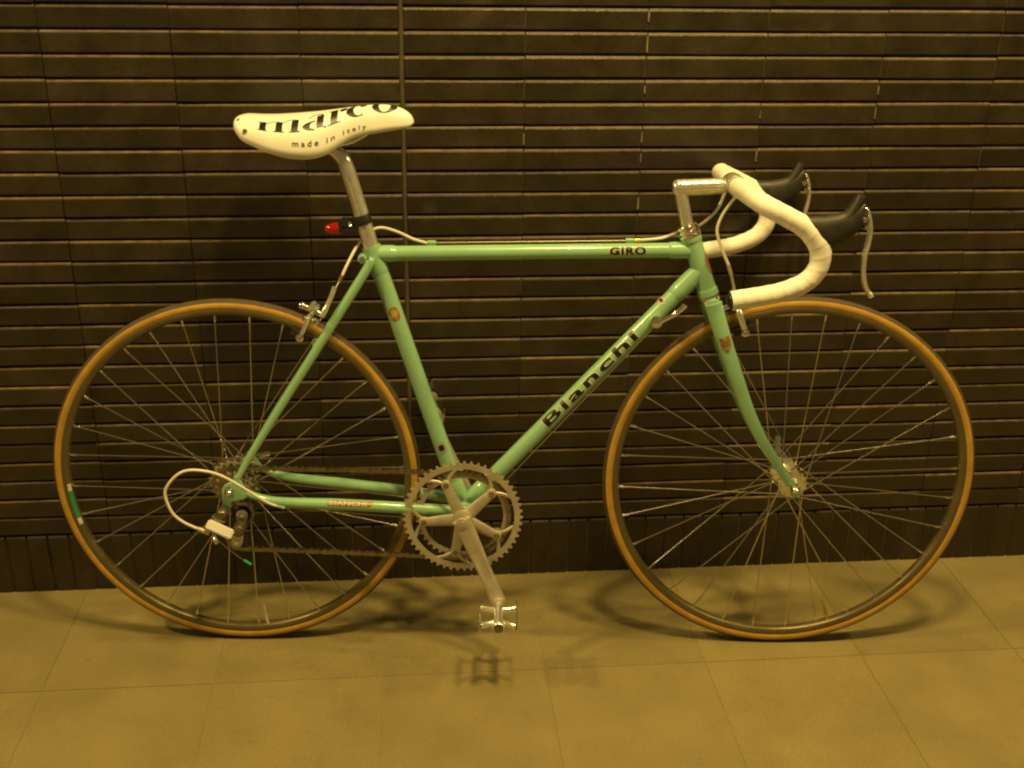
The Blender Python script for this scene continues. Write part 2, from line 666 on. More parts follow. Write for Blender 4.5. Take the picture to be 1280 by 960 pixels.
stays = {}
for s in (-1, 1):
    bm = B()
    P = catmull([(0.2565, s * 0.0165, 0.7510), (0.2480, s * 0.0185, 0.7300), (0.1415, s * 0.036, 0.5640), (0.0513, s * 0.052, 0.4230), (0.0140, s * 0.0585, 0.3600)], 8)
    tube(bm, P, lambda k: 0.0035 + 0.0045 * min(1, k * 14) if k < 0.07 else 0.0080 - 0.0024 * max(0, (k - 0.45) / 0.55), 18)
    stays[('s', s)] = obj("seat_stay", bm, M_CEL, bike)
    bm = B()
    P = catmull([(0.028, s * 0.0590, 0.3300), (0.0790, s * 0.0560, 0.3130), (0.200, s * 0.046, 0.3030), (0.302, s * 0.0385, 0.2945), (0.404, s * 0.0270, 0.2835)], 8)
    tube(bm, P, lambda k: 0.0058 + 0.0048 * min(1, k / 0.45), 18)
    stays[('c', s)] = obj("chain_stay", bm, M_CEL, bike)
    # dropout plate
    bm = B()
    yo = s * 0.0605
    out = [(0.030, 0.3370), (0.0225, 0.3440), (0.0160, 0.3640), (0.0080, 0.3640), (0.0050, 0.3520), (-0.0100, 0.3470), (-0.0160, 0.3380), (-0.0150, 0.3240)]
    if s < 0:
        out += [(-0.0145, 0.3120), (-0.0200, 0.2990), (-0.0170, 0.2900), (-0.0080, 0.2900), (-0.0030, 0.3000), (0.0000, 0.3160)]
    else:
        out += [(-0.0080, 0.3200), (0.0000, 0.3180)]
    out += [(0.0180, 0.3180), (0.0300, 0.3240)]
    prism(bm, out, yo - 0.003, yo + 0.003)
    bmesh.ops.bevel(bm, geom=bm.edges[:], offset=0.0008, segments=1, affect='EDGES')
    obj("dropout", bm, M_CEL, bike)
bm = B()
cyl(bm, (0.160, -0.034, 0.602), (0.160, 0.034, 0.602), 0.006)
obj("stay_bridge", bm, M_CEL, bike)
# seat clamp binder
bm = B()
lathe(bm, [(0, -0.016), (0.0075, -0.016), (0.0082, -0.015), (0.0082, 0.015), (0.0075, 0.016), (0, 0.016)], (0.2435, 0, 0.7520), (0, 1, 0), 20)
bb = obj("seat_binder", bm, M_CEL, bike)
bm = B()
lathe(bm, [(0.0, -0.0195), (0.0026, -0.0195), (0.0030, -0.0180), (0.0052, -0.0180), (0.0052, -0.0158), (0, -0.0155)], (0.2435, 0, 0.7520), (0, 1, 0), 16)
obj("binder_bolt", bm, M_CHR, bb)

# ------------------------------------------------------------------ fork
fk = empty("fork", bike)
bm = B()
CR = V(0.8545, 0, 0.6760)
box(bm, CR + V(0, 0, 0.000), (0.0125, 0.040, 0.0125), (V(hax.z * -1, 0, hax.x).normalized(), V(0, 1, 0), -hax), bevel=0.005)
lathe(bm, [(0, -0.022), (0.0155, -0.022), (0.0165, -0.010), (0.014, 0.01), (0, 0.012)], CR, hax, 24)
obj("fork_crown", bm, M_CEL, fk)
for s in (-1, 1):
    bm = B()
    P = catmull([(0.8515, s * 0.0345, 0.6850), (0.8580, s * 0.0345, 0.6640), (0.8775, s * 0.0370, 0.6110), (0.9020, s * 0.0395, 0.5490), (0.9280, s * 0.0425, 0.4860), (0.9590, s * 0.0460, 0.4280), (0.9860, s * 0.0480, 0.3900), (1.0120, s * 0.0490, 0.3510)], 8)
    N = len(P)
    rr = [0.0135 - 0.0070 * max(0, (i / (N - 1)) - 0.15) / 0.85 for i in range(N)]
    tube(bm, P, rr, 20, sec=(0.80, 1.12))
    obj("fork_blade", bm, M_CEL, fk)
    bm = B()
    prism(bm, [(1.0060, 0.3600), (1.0130, 0.3640), (1.0290, 0.3470), (1.0330, 0.3360), (1.0280, 0.3270), (1.0180, 0.3260), (1.0130, 0.3340), (1.0130, 0.3440)], s * 0.0490 - 0.003, s * 0.0490 + 0.003)
    obj("fork_end", bm, M_CEL, fk)

# ------------------------------------------------------------------ headset
hs = empty("headset", bike)
for p, prof, nm in ((HT, [(0.0150, 0.0), (0.0190, 0.0006), (0.0196, -0.0035), (0.0175, -0.0055), (0.0190, -0.0075), (0.0190, -0.0115), (0.0160, -0.0130), (0.0172, -0.0140), (0.0172, -0.0185), (0.0150, -0.0210), (0.0120, -0.0215)], "headset_cup"),
                    (HB, [(0.0150, -0.0005), (0.0192, 0.0), (0.0198, 0.0040), (0.0182, 0.0065), (0.0192, 0.0080), (0.0186, 0.0110), (0.0160, 0.0125)], "headset_cup")):
    bm = B()
    lathe(bm, prof, p, hax, 32)
    obj(nm, bm, M_CHR, hs)

# ------------------------------------------------------------------ stem
sm = empty("stem", bike)
top = HT - hax * 0.0195
SQ = V(0.7865, 0, 0.8790)
bm = B()
tube(bm, [top, top.lerp(SQ, 0.3), top.lerp(SQ, 0.6), top.lerp(SQ, 0.9), SQ + (SQ - top).normalized() * 0.009], 0.0111, 24)
obj("stem_quill", bm, M_ALU, sm)
bm = B()
SE = V(0.8650, 0, 0.8835)
d = (SE - SQ).normalized()
P = [SQ - d * 0.0115, SQ - d * 0.0085, SQ - d * 0.003] + [SQ.lerp(SE, i / 8) for i in range(1, 8)] + [SE - d * 0.002, SE + d * 0.004]
tube(bm, P, [0.0095, 0.0130, 0.0143] + [0.0143 - 0.0008 * i / 7 for i in range(7)] + [0.0125, 0.0098], 24, sec=(0.92, 1.0))
obj("stem_extension", bm, M_ALU, sm)
CL = V(0.8785, 0, 0.8870)
bm = B()
lathe(bm, [(0.0132, -0.021), (0.0158, -0.021), (0.0172, -0.019), (0.0176, 0.0), (0.0172, 0.019), (0.0158, 0.021), (0.0132, 0.021)], CL, (0, 1, 0), 32)
obj("stem_clamp", bm, M_ALU, sm)
bm = B()
cyl(bm, CL + V(0.004, -0.012, -0.019), CL + V(0.004, 0.012, -0.019), 0.006, 16, 0.001)
obj("clamp_bolt", bm, M_CHR, sm)
bm = B()
lathe(bm, [(0.0, 0.0125), (0.004, 0.0125), (0.0065, 0.0120), (0.0070, 0.0085), (0.0070, 0.0)], SQ, (SQ - top), 20)
obj("expander_bolt", bm, M_CHR, sm)

# ------------------------------------------------------------------ handlebar
hb = empty("handlebar", bike)


def bar_path(s, tw):
    return [(0.8785, s * 0.028, 0.8870), (0.8790, s * 0.07, 0.8875), (0.8795, s * (tw - 0.075), 0.8875), (0.8825, s * (tw - 0.032), 0.8865), (0.8960, s * (tw - 0.006), 0.8795), (0.9283, s * tw, 0.8640),
            (0.9600, s * tw, 0.8455), (0.9800, s * tw, 0.8200), (0.9815, s * tw, 0.7890), (0.9640, s * tw, 0.7635), (0.9296, s * tw, 0.7470), (0.8923, s * tw, 0.7385), (0.8485, s * tw, 0.7310)]


bm = B()
tube(bm, [(0.8785, t, 0.8870) for t in (-0.06, -0.03, -0.022, 0.0, 0.022, 0.03, 0.06)], [0.0125, 0.0125, 0.0130, 0.0130, 0.0130, 0.0125, 0.0125], 20)
obj("bar_sleeve", bm, M_ALU, hb)
TWN, TWF = 0.195, 0.175
for s, tw in ((-1, TWN), (1, TWF)):
    P = catmull(bar_path(s, tw), 20)
    # even resample
    L = [0]
    for a, b in zip(P, P[1:]):
        L.append(L[-1] + (b - a).length)
    n = int(L[-1] / 0.0022)
    Q = []
    j = 0
    for i in range(n + 1):
        x = L[-1] * i / n
        while j < len(L) - 2 and L[j + 1] < x:
            j += 1
        f = (x - L[j]) / max(1e-9, L[j + 1] - L[j])
        Q.append(P[j].lerp(P[j + 1], f))
    step = L[-1] / n
    pitch = 0.021
    LH = min(range(len(Q)), key=lambda q: (Q[q] - V(0.974, s * tw, 0.832)).length) * step
    F = frames(Q)
    seg = 22
    bm = B()
    rings = []
    for i, p in enumerate(Q):
        t, nn, bb_ = F[i]
        ring = []
        for k in range(seg):
            a = 2 * math.pi * k / seg
            ph = ((i * step) / pitch + s * k / seg) % 1.0
            rad = 0.0156 + 0.0005 * max(0, ph - 0.6) / 0.4 + 0.0022 * math.exp(-((i * step - LH) / 0.030) ** 2) + 0.0003 * noise.noise(p * 60 + V(k, 0, 0))
            if i * step < 0.012:
                rad *= 0.90
            ring.append(bm.verts.new(p + nn * (rad * math.cos(a)) + bb_ * (rad * math.sin(a))))
        rings.append(ring)
    for a, b in zip(rings, rings[1:]):
        for k in range(seg):
            bm.faces.new((a[k], a[(k + 1) % seg], b[(k + 1) % seg], b[k]))
    bm.faces.new(rings[0][::-1])
    bm.faces.new(rings[-1])
    tp = obj("bar_tape", bm, M_TAPE, hb, angle=50)
    bm = B()
    e = Q[-1]
    d = (Q[-1] - Q[-3]).normalized()
    lathe(bm, [(0.0, 0.007), (0.0080, 0.0065), (0.0125, 0.003), (0.0132, -0.002), (0.010, -0.002)], e, d, 20)
    obj("bar_end_plug", bm, M_BPLA, hb)

# ------------------------------------------------------------------ brake levers
for s, tw in ((-1, TWN), (1, TWF)):
    bl = empty("brake_lever", bike)
    y = s * tw
    # hood: lofted oval sections (centre x, z, half height, half width, tilt of the height axis)
    sec = [(0.9650, 0.8440, 0.0275, 0.0140, -28), (0.9760, 0.8420, 0.0285, 0.0165, -26), (0.9900, 0.8430, 0.0270, 0.0158, -20), (1.0060, 0.8480, 0.0235, 0.0145, -10), (1.0200, 0.8550, 0.0225, 0.0135, -2),
           (1.0310, 0.8620, 0.0245, 0.0125, 5), (1.0390, 0.8680, 0.0240, 0.0110, 6), (1.0430, 0.8690, 0.0190, 0.0080, 6)]
    bm = B()
    rings = []
    for cx, cz, hh, hw, tl in sec:
        a = R(tl)
        ring = []
        for k in range(20):
            an = 2 * math.pi * k / 20
            dz_, dy_ = math.cos(an), math.sin(an)
            dz_ = math.copysign(abs(dz_) ** 0.85, dz_)
            dy_ = math.copysign(abs(dy_) ** 0.85, dy_)
            ring.append(bm.verts.new((cx - math.sin(a) * -hh * dz_, y + hw * dy_, cz + math.cos(a) * hh * dz_)))
        rings.append(ring)
    for a, b in zip(rings, rings[1:]):
        for k in range(20):
            bm.faces.new((a[k], a[(k + 1) % 20], b[(k + 1) % 20], b[k]))
    bm.faces.new(rings[0][::-1])
    bm.faces.new(rings[-1])
    P = catmull([(1.0060, y, 0.8580), (1.0200, y, 0.8690), (1.0290, y, 0.8820), (1.0350, y, 0.8950), (1.0370, y, 0.9010)], 5)
    tube(bm, P, lambda k: 0.0115 - 0.0030 * k - (0.004 if k > 0.97 else 0), 16, sec=(1.1, 0.9))
    hood = obj("lever_hood", bm, M_BLACK, bl)
    bm = B()
    P = catmull([(1.0430, y, 0.8830), (1.0500, y, 0.8740), (1.0560, y, 0.8490), (1.0550, y, 0.8250), (1.0520, y, 0.8060), (1.0530, y, 0.7780), (1.0590, y, 0.7560), (1.0690, y, 0.7410)], 6)
    tube(bm, P, lambda k: 0.0024 + 0.0024 * math.sin(min(1, k * 1.6) * math.pi * 0.62) + (0.001 if k > 0.93 else 0), 14, sec=(1.7, 0.85))
    obj("lever_blade", bm, M_ALU, bl)
    bm = B()
    lathe(bm, [(0, -0.0125), (0.0035, -0.0125), (0.0045, -0.0110), (0.0045, 0.0110), (0.0035, 0.0125), (0, 0.0125)], (1.0430, y, 0.8640), (0, 1, 0), 16)
    lathe(bm, [(0, -0.0118), (0.0028, -0.0118), (0.0034, -0.0108), (0.0034, 0.0108), (0, 0.0118)], (1.0460, y, 0.8520), (0, 1, 0), 14)
    obj("pivot_pin", bm, M_CHR, bl)

# ------------------------------------------------------------------ saddle
SX = [0.0385, 0.0405, 0.0460, 0.0586, 0.083, 0.103, 0.135, 0.163, 0.182, 0.197, 0.2254, 0.247, 0.283, 0.308, 0.322, 0.331, 0.3345]
SC = [0.9830, 0.9880, 0.9915, 0.9938, 0.9932, 0.9934, 0.9955, 0.9980, 1.0002, 1.0020, 1.0060, 1.0090, 1.0115, 1.0080, 1.0020, 0.9940, 0.9870]
SBt = [0.9765, 0.9735, 0.9680, 0.9560, 0.9450, 0.9375, 0.9295, 0.9275, 0.9300, 0.9355, 0.9530, 0.9615, 0.9680, 0.9722, 0.9755, 0.9785, 0.9820]
SW = [0.0180, 0.0330, 0.0460, 0.0570, 0.0640, 0.0690, 0.0700, 0.0645, 0.0580, 0.0510, 0.0340, 0.0280, 0.0220, 0.0195, 0.0165, 0.0110, 0.0040]


def lerp_tab(x, T):
    if x <= SX[0]:
        return T[0]
    for i in range(len(SX) - 1):
        if x <= SX[i + 1]:
            f = (x - SX[i]) / (SX[i + 1] - SX[i])
            # monotone cubic-ish
            m0 = (T[i + 1] - T[max(i - 1, 0)]) / (SX[i + 1] - SX[max(i - 1, 0)])
            j = min(i + 2, len(SX) - 1)
            m1 = (T[j] - T[i]) / (SX[j] - SX[i])
            hh = SX[i + 1] - SX[i]
            sl = (T[i + 1] - T[i]) / hh
            m0 = max(min(m0, sl * 2), sl * 0) if sl > 0 else min(max(m0, sl * 2), 0)
            m1 = max(min(m1, sl * 2), sl * 0) if sl > 0 else min(max(m1, sl * 2), 0)
            return (T[i] * (2 * f ** 3 - 3 * f * f + 1) + T[i + 1] * (3 * f * f - 2 * f ** 3) + hh * (m0 * (f ** 3 - 2 * f * f + f) + m1 * (f ** 3 - f * f)))
    return T[-1]


def saddle_pt(x, v, lift=0.0):
    """v -1 right skirt edge, 0 crest, 1 left skirt edge"""
    c, b, w_ = lerp_tab(x, SC), lerp_tab(x, SBt), lerp_tab(x, SW)
    a = v * math.pi / 2
    t = w_ * math.copysign(abs(math.sin(a)) ** 0.92, a)
    z = b + (c - b) * max(0, math.cos(a)) ** 0.62
    p = V(x, t, z)
    if lift:
        e = 0.004
        q1 = saddle_pt(x, max(-1, min(1, v + 0.02))) - saddle_pt(x, max(-1, min(1, v - 0.02)))
        q2 = saddle_pt(min(SX[-1], x + e), v) - saddle_pt(max(SX[0], x - e), v)
        n_ = q2.cross(q1).normalized()
        p = p + n_ * lift
    return p


bm = B()
NX, NV = 70, 36
grid = []
for i in range(NX + 1):
    f = i / NX
    f = 0.5 - 0.5 * math.cos(math.pi * f) * (0.55) - 0.45 * (0.5 - f) * 2 * 0.5 if False else f
    x = SX[0] + (SX[-1] - SX[0]) * (0.5 - 0.5 * math.cos(math.pi * f))
    grid.append([bm.verts.new(saddle_pt(x, -1 + 2 * j / NV)) for j in range(NV + 1)])
for i in range(NX):
    for j in range(NV):
        bm.faces.new((grid[i][j], grid[i + 1][j], grid[i + 1][j + 1], grid[i][j + 1]))
bm.faces.new([g for g in grid[0]])
bm.faces.new([g for g in grid[-1]])
sd = empty("saddle", bike)
so = obj("saddle_cover", bm, M_WHITE, sd, angle=70)
md = so.modifiers.new("thick", 'SOLIDIFY')
md.thickness = 0.004
md.offset = -1
# rivets
for x, v, r in ((0.0640, -0.83, 0.0046), (0.0500, -0.50, 0.0030), (0.0500, 0.50, 0.0030)):
    p, q = saddle_pt(x, v), saddle_pt(x, v, 0.01)
    rv = B()
    lathe(rv, [(0, 0.0012), (r * 0.4, 0.0011), (r * 0.5, 0.0004), (r * 0.8, 0.0012), (r, 0.0)], p, q - p, 16)
    obj("rivet", rv, M_CHR, sd)
# rails and clamp
for s in (-1, 1):
    bm = B()
    P = catmull([(0.075, s * 0.030, 0.962), (0.100, s * 0.028, 0.946), (0.150, s * 0.022, 0.9440), (0.225, s * 0.022, 0.9500), (0.270, s * 0.014, 0.972), (0.300, s * 0.004, 0.982)], 6)
    tube(bm, P, 0.0035, 10)
    obj("saddle_rail", bm, M_CHR, sd)


# lettering helper: polygons in (u, v) cut into narrow slices and laid on a surface
def lay(name, polys, mapping, material, parent, du=0.0015, dvv=0.0015, lift=0.0004):
    bm = B()
    for poly in polys:
        b2 = B()
        b2.faces.new([b2.verts.new((p[0], p[1], 0)) for p in poly])
        cut(b2, du, dvv)
        me = bpy.data.meshes.new("t")
        b2.to_mesh(me)
        b2.free()
        bm.from_mesh(me)
        bpy.data.meshes.remove(me)
    for v_ in bm.verts:
        v_.co = mapping(v_.co.x, v_.co.y, lift)
    return obj(name, bm, material, parent, smooth=False)


def cut(b2, du, dvv):
    xs = [v_.co.x for v_ in b2.verts]
    ys = [v_.co.y for v_ in b2.verts]
    for lo, hi, stp, n_ in ((min(xs), max(xs), du, V(1, 0, 0)), (min(ys), max(ys), dvv, V(0, 1, 0))):
        k = math.floor(lo / stp) + 1
        while k * stp < hi:
            bmesh.ops.bisect_plane(b2, geom=b2.verts[:] + b2.edges[:] + b2.faces[:], plane_co=n_ * (k * stp), plane_no=n_, dist=1e-7)
            k += 1


def text_mesh(txt, size, bold=0.0, space=1.0, sx=1.0):
    cu = bpy.data.curves.new("lettering", 'FONT')
    cu.body = txt
    cu.size = size
    cu.offset = bold
    cu.space_character = space
    cu.resolution_u = 4
    o = bpy.data.objects.new("lettering", cu)
    COL.objects.link(o)
    bpy.context.view_layer.update()
    dg = bpy.context.evaluated_depsgraph_get()
    me = bpy.data.meshes.new_from_object(o.evaluated_get(dg))
    bpy.data.objects.remove(o)
    b2 = B()
    b2.from_mesh(me)
    bpy.data.meshes.remove(me)
    bmesh.ops.remove_doubles(b2, verts=b2.verts[:], dist=size * 1e-4)
    for v_ in b2.verts:
        v_.co.x *= sx
        v_.co.z = 0
    return b2


def text_on(name, txt, size, mapping, material, parent, bold=0.0, space=1.0, sx=1.0, du=0.004, dvv=0.002, lift=0.0004, center=None, slant=0.0):
    b2 = text_mesh(txt, size, bold, space, sx)
    xs = [v_.co.x for v_ in b2.verts]
    x0, x1 = min(xs), max(xs)
    cut(b2, du, dvv)
    for v_ in b2.verts:
        u = (v_.co.x - x0) / (x1 - x0)
        v_.co = mapping(u, v_.co.y, lift)
    return obj(name, b2, material, parent, smooth=False)


# big fat-face word on the saddle top: u = metres along the saddle, v = metres up the letter (0 base, 1 x-height)
def sad_map(u, v, lift):
    k = max(0, min(1, (u - 0.08) / 0.21))
    v0 = -0.70 + 0.12 * k ** 2
    v1 = -0.45 + 0.68 * k ** 1.6
    return saddle_pt(u + 0.0075 * (1 - k) - 0.002 * k, v0 + (v1 - v0) * v, lift)


def rect(x0, x1, y0, y1):
    return [(x0, y0), (x1, y0), (x1, y1), (x0, y1)]


def ring_arc(cx, cy, rx, ry, ix, iy, a0, a1, n=16, off=0.0):
    o_ = [(cx + rx * math.cos(R(a0 + (a1 - a0) * i / n)), cy + ry * math.sin(R(a0 + (a1 - a0) * i / n))) for i in range(n + 1)]
    i_ = [(cx + off + ix * math.cos(R(a0 + (a1 - a0) * i / n)), cy + iy * math.sin(R(a0 + (a1 - a0) * i / n))) for i in range(n + 1)]
    return [[o_[k], o_[k + 1], i_[k + 1], i_[k]] for k in range(n)]


L1 = []
SWD = 0.0115
# m
for x in (0.0800, 0.1080, 0.1345):
    L1.append(rect(x, x + SWD, 0.06, 0.86))
    L1.append(rect(x - 0.0035, x + SWD + 0.0035, 0.0, 0.055))
L1.append([(0.0765, 0.94), (0.0765, 0.865), (0.0915, 0.865), (0.0915, 0.94)])
for x in (0.0920, 0.1200):
    L1 += ring_arc(x + 0.0130, 0.68, 0.0130, 0.30, 0.0115, 0.24, 172, 40, 10)
# a
L1.append(rect(0.1760, 0.1760 + SWD, 0.06, 0.80))
L1.append(rect(0.1880, 0.1925, 0.0, 0.09))
L1 += ring_arc(0.1735, 0.26, 0.0205, 0.27, 0.0085, 0.20, 90, 270, 12)
L1 += ring_arc(0.1745, 0.72, 0.0130, 0.25, 0.0110, 0.19, 20, 175, 10)
# r
L1.append(rect(0.1985, 0.1985 + SWD, 0.06, 0.86))
L1.append(rect(0.1945, 0.1985 + SWD + 0.0055, 0.0, 0.055))
L1.append(rect(0.1945, 0.2095, 0.865, 0.94))
L1 += ring_arc(0.2190, 0.76, 0.0068, 0.16, 0.0001, 0.002, 0, 360, 14)
# c
L1 += ring_arc(0.2440, 0.48, 0.0200, 0.50, 0.0100, 0.44, 60, 300, 16, off=0.002)
L1 += ring_arc(0.2525, 0.76, 0.0065, 0.14, 0.0001, 0.002, 0, 360, 12)
# o
L1 += ring_arc(0.2890, 0.48, 0.0215, 0.50, 0.0100, 0.45, 0, 360, 26)
lay("maker_lettering", L1, sad_map, M_INK, sd, 0.004, 0.08, 0.0005)


def sad_small(u, v, lift):
    x = 0.1420 + 0.116 * u
    return saddle_pt(x, -0.905 - 0.035 * u + v, lift)


text_on("small_lettering", "made in italy", 0.060, lambda u, y, l: sad_small(u, y * 1.75, l), M_INK, sd, bold=0.0006, space=1.55, sx=1, du=0.02, dvv=0.02, lift=0.0005)

# ------------------------------------------------------------------ seat post
sp = empty("seat_post", bike)
pA = SEAT + us * 0.010
pB = V(0.2185, 0, 0.9100)
bm = B()
N = 24
# fluted post: groove down each side
ang = 28
P = [pA.lerp(pB, i / 14) for i in range(15)]
F = frames(P)
rings = []
for i, p in enumerate(P):
    t, n_, b_ = F[i]
    ring = []
    for k in range(ang):
        a = 2 * math.pi * k / ang
        r_ = 0.0134
        if 1 < i < 13 and (k in (0, ang // 2)):
            r_ = 0.0108
        ring.append(bm.verts.new(p + n_ * (r_ * math.cos(a)) + b_ * (r_ * math.sin(a))))
    rings.append(ring)
for a, b in zip(rings, rings[1:]):
    for k in range(ang):
        bm.faces.new((a[k], a[(k + 1) % ang], b[(k + 1) % ang], b[k]))
bm.faces.new(rings[0][::-1])
bm.faces.new(rings[-1])
obj("post_tube", bm, M_ALU, sp)
bm = B()
P = catmull([pB - us * 0.004, pB + us * 0.008, V(0.2080, 0, 0.9280), V(0.1960, 0, 0.9380), V(0.1850, 0, 0.9430)], 5)
tube(bm, P, lambda k: 0.0136 - 0.002 * k, 22)
obj("post_head", bm, M_ALU, sp)
bm = B()
cyl(bm, (0.188, -0.030, 0.9430), (0.188, 0.030, 0.9430), 0.0085, 18, 0.002)
box(bm, (0.188, 0, 0.953), (0.018, 0.028, 0.004), bevel=0.002)
obj("rail_clamp", bm, M_ALU, sp)
bm = B()
cyl(bm, (0.2010, -0.0155, 0.9360), (0.2010, 0.0155, 0.9360), 0.0048, 14, 0.001)
obj("clamp_bolt", bm, M_CHR, sp)

# ------------------------------------------------------------------ wheels
def ring_profile(bm, prof, seg=120):
    lathe(bm, prof, (0, 0, 0), (0, 1, 0), seg, closed=True)


def make_wheel(cx, front):
    wh = empty("wheel", bike, (cx, 0, HZ))
    rc = 0.3265           # centre of the tyre section
    rt_ = 0.0112
    bm = B()
    pr = []
    for i in range(13):
        a = R(-58 + 116 * i / 12)
        pr.append((rc + (rt_ + 0.0004) * math.cos(a), (rt_ + 0.0002) * math.sin(a)))
    pr += [(rc + (rt_ - 0.0015) * math.cos(R(54)), (rt_ - 0.0015) * math.sin(R(54))), (rc + (rt_ - 0.0015) * math.cos(R(-54)), (rt_ - 0.0015) * math.sin(R(-54)))]
    ring_profile(bm, pr, 160)
    obj("tread", bm, M_TREAD, wh, angle=60)
    for s in (-1, 1):
        bm = B()
        pr = []
        for i in range(11):
            a = R(58 + 92 * i / 10) * s
            pr.append((rc + rt_ * math.cos(a), rt_ * math.sin(a)))
        pr += [(rc + (rt_ - 0.002) * math.cos(R(148) * s), (rt_ - 0.002) * math.sin(R(148) * s)), (rc + (rt_ - 0.002) * math.cos(R(60) * s), (rt_ - 0.002) * math.sin(R(60) * s))]
        ring_profile(bm, pr, 160)
        obj("sidewall", bm, M_TAN, wh, angle=60)
    bm = B()
    ring_profile(bm, [(0.3208, -0.0098), (0.3200, -0.0104), (0.3135, -0.0100), (0.3105, -0.0082), (0.3086, -0.0048), (0.3080, 0.0), (0.3086, 0.0048), (0.3105, 0.0082), (0.3135, 0.0100), (0.3200, 0.0104), (0.3208, 0.0098), (0.3175, 0.0)], 160)
    rim = obj("rim", bm, M_RIM, wh, angle=45)
    # hub
    fl = (0.0335, 0.0335) if front else (0.0190, 0.0350)     # right, left flange
    fr = 0.0215 if front else 0.0230
    bm = B()
    hr = 0.0105 if front else 0.0125
    lathe(bm, [(0, -fl[0] - 0.012), (0.007, -fl[0] - 0.012), (0.011, -fl[0] - 0.004), (0.0125, -fl[0] - 0.0020), (fr + 0.0035, -fl[0] - 0.0014), (fr + 0.0040, -fl[0]), (fr + 0.0035, -fl[0] + 0.0014), (0.0130, -fl[0] + 0.003), (hr, -fl[0] + 0.008),
               (hr, fl[1] - 0.008), (0.0130, fl[1] - 0.003), (fr + 0.0035, fl[1] - 0.0014), (fr + 0.0040, fl[1]), (fr + 0.0035, fl[1] + 0.0014), (0.0125, fl[1] + 0.0020), (0.011, fl[1] + 0.004), (0.007, fl[1] + 0.012), (0, fl[1] + 0.012)], (0, 0, 0), (0, 1, 0), 36)
    obj("hub", bm, M_ALU, wh)
    ax = 0.0505 if front else 0.0645
    bm = B()
    cyl(bm, (0, -ax - 0.004, 0), (0, ax + 0.004, 0), 0.0045, 14)
    lathe(bm, [(0, -ax - 0.016), (0.0040, -ax - 0.016), (0.0075, -ax - 0.012), (0.0088, -ax - 0.005), (0.0088, -ax - 0.002), (0, -ax - 0.002)], (0, 0, 0), (0, 1, 0), 18)
    lathe(bm, [(0, ax + 0.017), (0.0070, ax + 0.016), (0.0095, ax + 0.012), (0.0095, ax + 0.002), (0, ax + 0.002)], (0, 0, 0), (0, 1, 0), 18)
    obj("quick_release", bm, M_CHR, wh)
    bm = B()
    if front:
        P = catmull([(0, ax + 0.013, 0.004), (-0.004, ax + 0.017, 0.020), (-0.006, ax + 0.022, 0.042), (-0.006, ax + 0.024, 0.052)], 5)
    else:
        P = catmull([(0.004, ax + 0.013, 0.0), (0.020, ax + 0.017, 0.006), (0.042, ax + 0.022, 0.010)], 5)
    tube(bm, P, lambda k: 0.0048 - 0.0010 * k, 12, sec=(0.6, 1.3))
    obj("quick_release_lever", bm, M_CHR, wh)
    # spokes
    n = 32
    nip = B()
    srcs = {}
    for i in range(n):
        s = -1 if i % 2 == 0 else 1
        j = i // 2
        ra = 2 * math.pi * (i + 0.35) / n
        lead = 1 if j % 2 == 0 else -1
        fa = ra + lead * R(66)
        yf = s * (fl[0] if s < 0 else fl[1]) + (0.0013 if lead > 0 else -0.0013)
        a = V(fr * math.cos(fa), yf, fr * math.sin(fa))
        b = V(0.3087 * math.cos(ra), s * 0.0015, 0.3087 * math.sin(ra))
        L = (b - a).length
        key = (s, round(L, 4))
        mt = Matrix.Translation(a) @ (b - a).to_track_quat('Z', 'Y').to_matrix().to_4x4()
        if key not in srcs:
            bm = B()
            lathe(bm, [(0, 0), (0.00125, 0), (0.00125, 0.02), (0.0010, 0.05), (0.0010, L - 0.04), (0.00125, L - 0.02), (0.00125, L), (0, L)], (0, 0, 0), (0, 0, 1), 8)
            srcs[key] = obj("spoke", bm, M_SPOKE, wh)
            srcs[key].matrix_local = mt
        else:
            inst(srcs[key], "spoke", wh, mt)
        d = (b - a).normalized()
        lathe(nip, [(0, -0.0125), (0.0014, -0.0125), (0.0017, -0.0115), (0.0021, -0.004), (0.0021, 0.003), (0, 0.003)], b, d, 8)
    obj("spoke_nipple", nip, M_CHR, wh)["kind"] = "stuff"
    # valve
    bm = B()
    va = R(-71 if front else -83)
    d = V(math.cos(va), 0, math.sin(va))
    lathe(bm, [(0.0032, -0.310), (0.0032, -0.290), (0.0024, -0.289), (0.0024, -0.268), (0, -0.267)], (0, 0, 0), -d, 10)
    obj("valve_stem", bm, M_BRASS if front else M_ALU, wh)
    return wh


fw = make_wheel(WB - 0.001, True)
fw.scale = (1.022, 1.0, 1.022)
fw.location.z = HZ * 1.022
rw = make_wheel(0.0, False)


# rim label on the rear wheel (white ends, green middle) lying on the right rim wall
def rim_label(name, a0, a1, material):
    bm = B()
    n = 10
    lo, hi = [], []
    for i in range(n + 1):
        a = R(a0 + (a1 - a0) * i / n)
        lo.append(bm.verts.new((0.3100 * math.cos(a), -0.0084, 0.3100 * math.sin(a))))
        hi.append(bm.verts.new((0.3136 * math.cos(a), -0.0104, 0.3136 * math.sin(a))))
    for i in range(n):
        bm.faces.new((lo[i], lo[i + 1], hi[i + 1], hi[i]))
    lo2 = [bm.verts.new((v_.co.x * 0.995, v_.co.y + 0.003, v_.co.z * 0.995)) for v_ in lo]
    for i in range(n):
        bm.faces.new((lo[i], lo[i + 1], lo2[i + 1], lo2[i]))
    return obj(name, bm, material, rw)


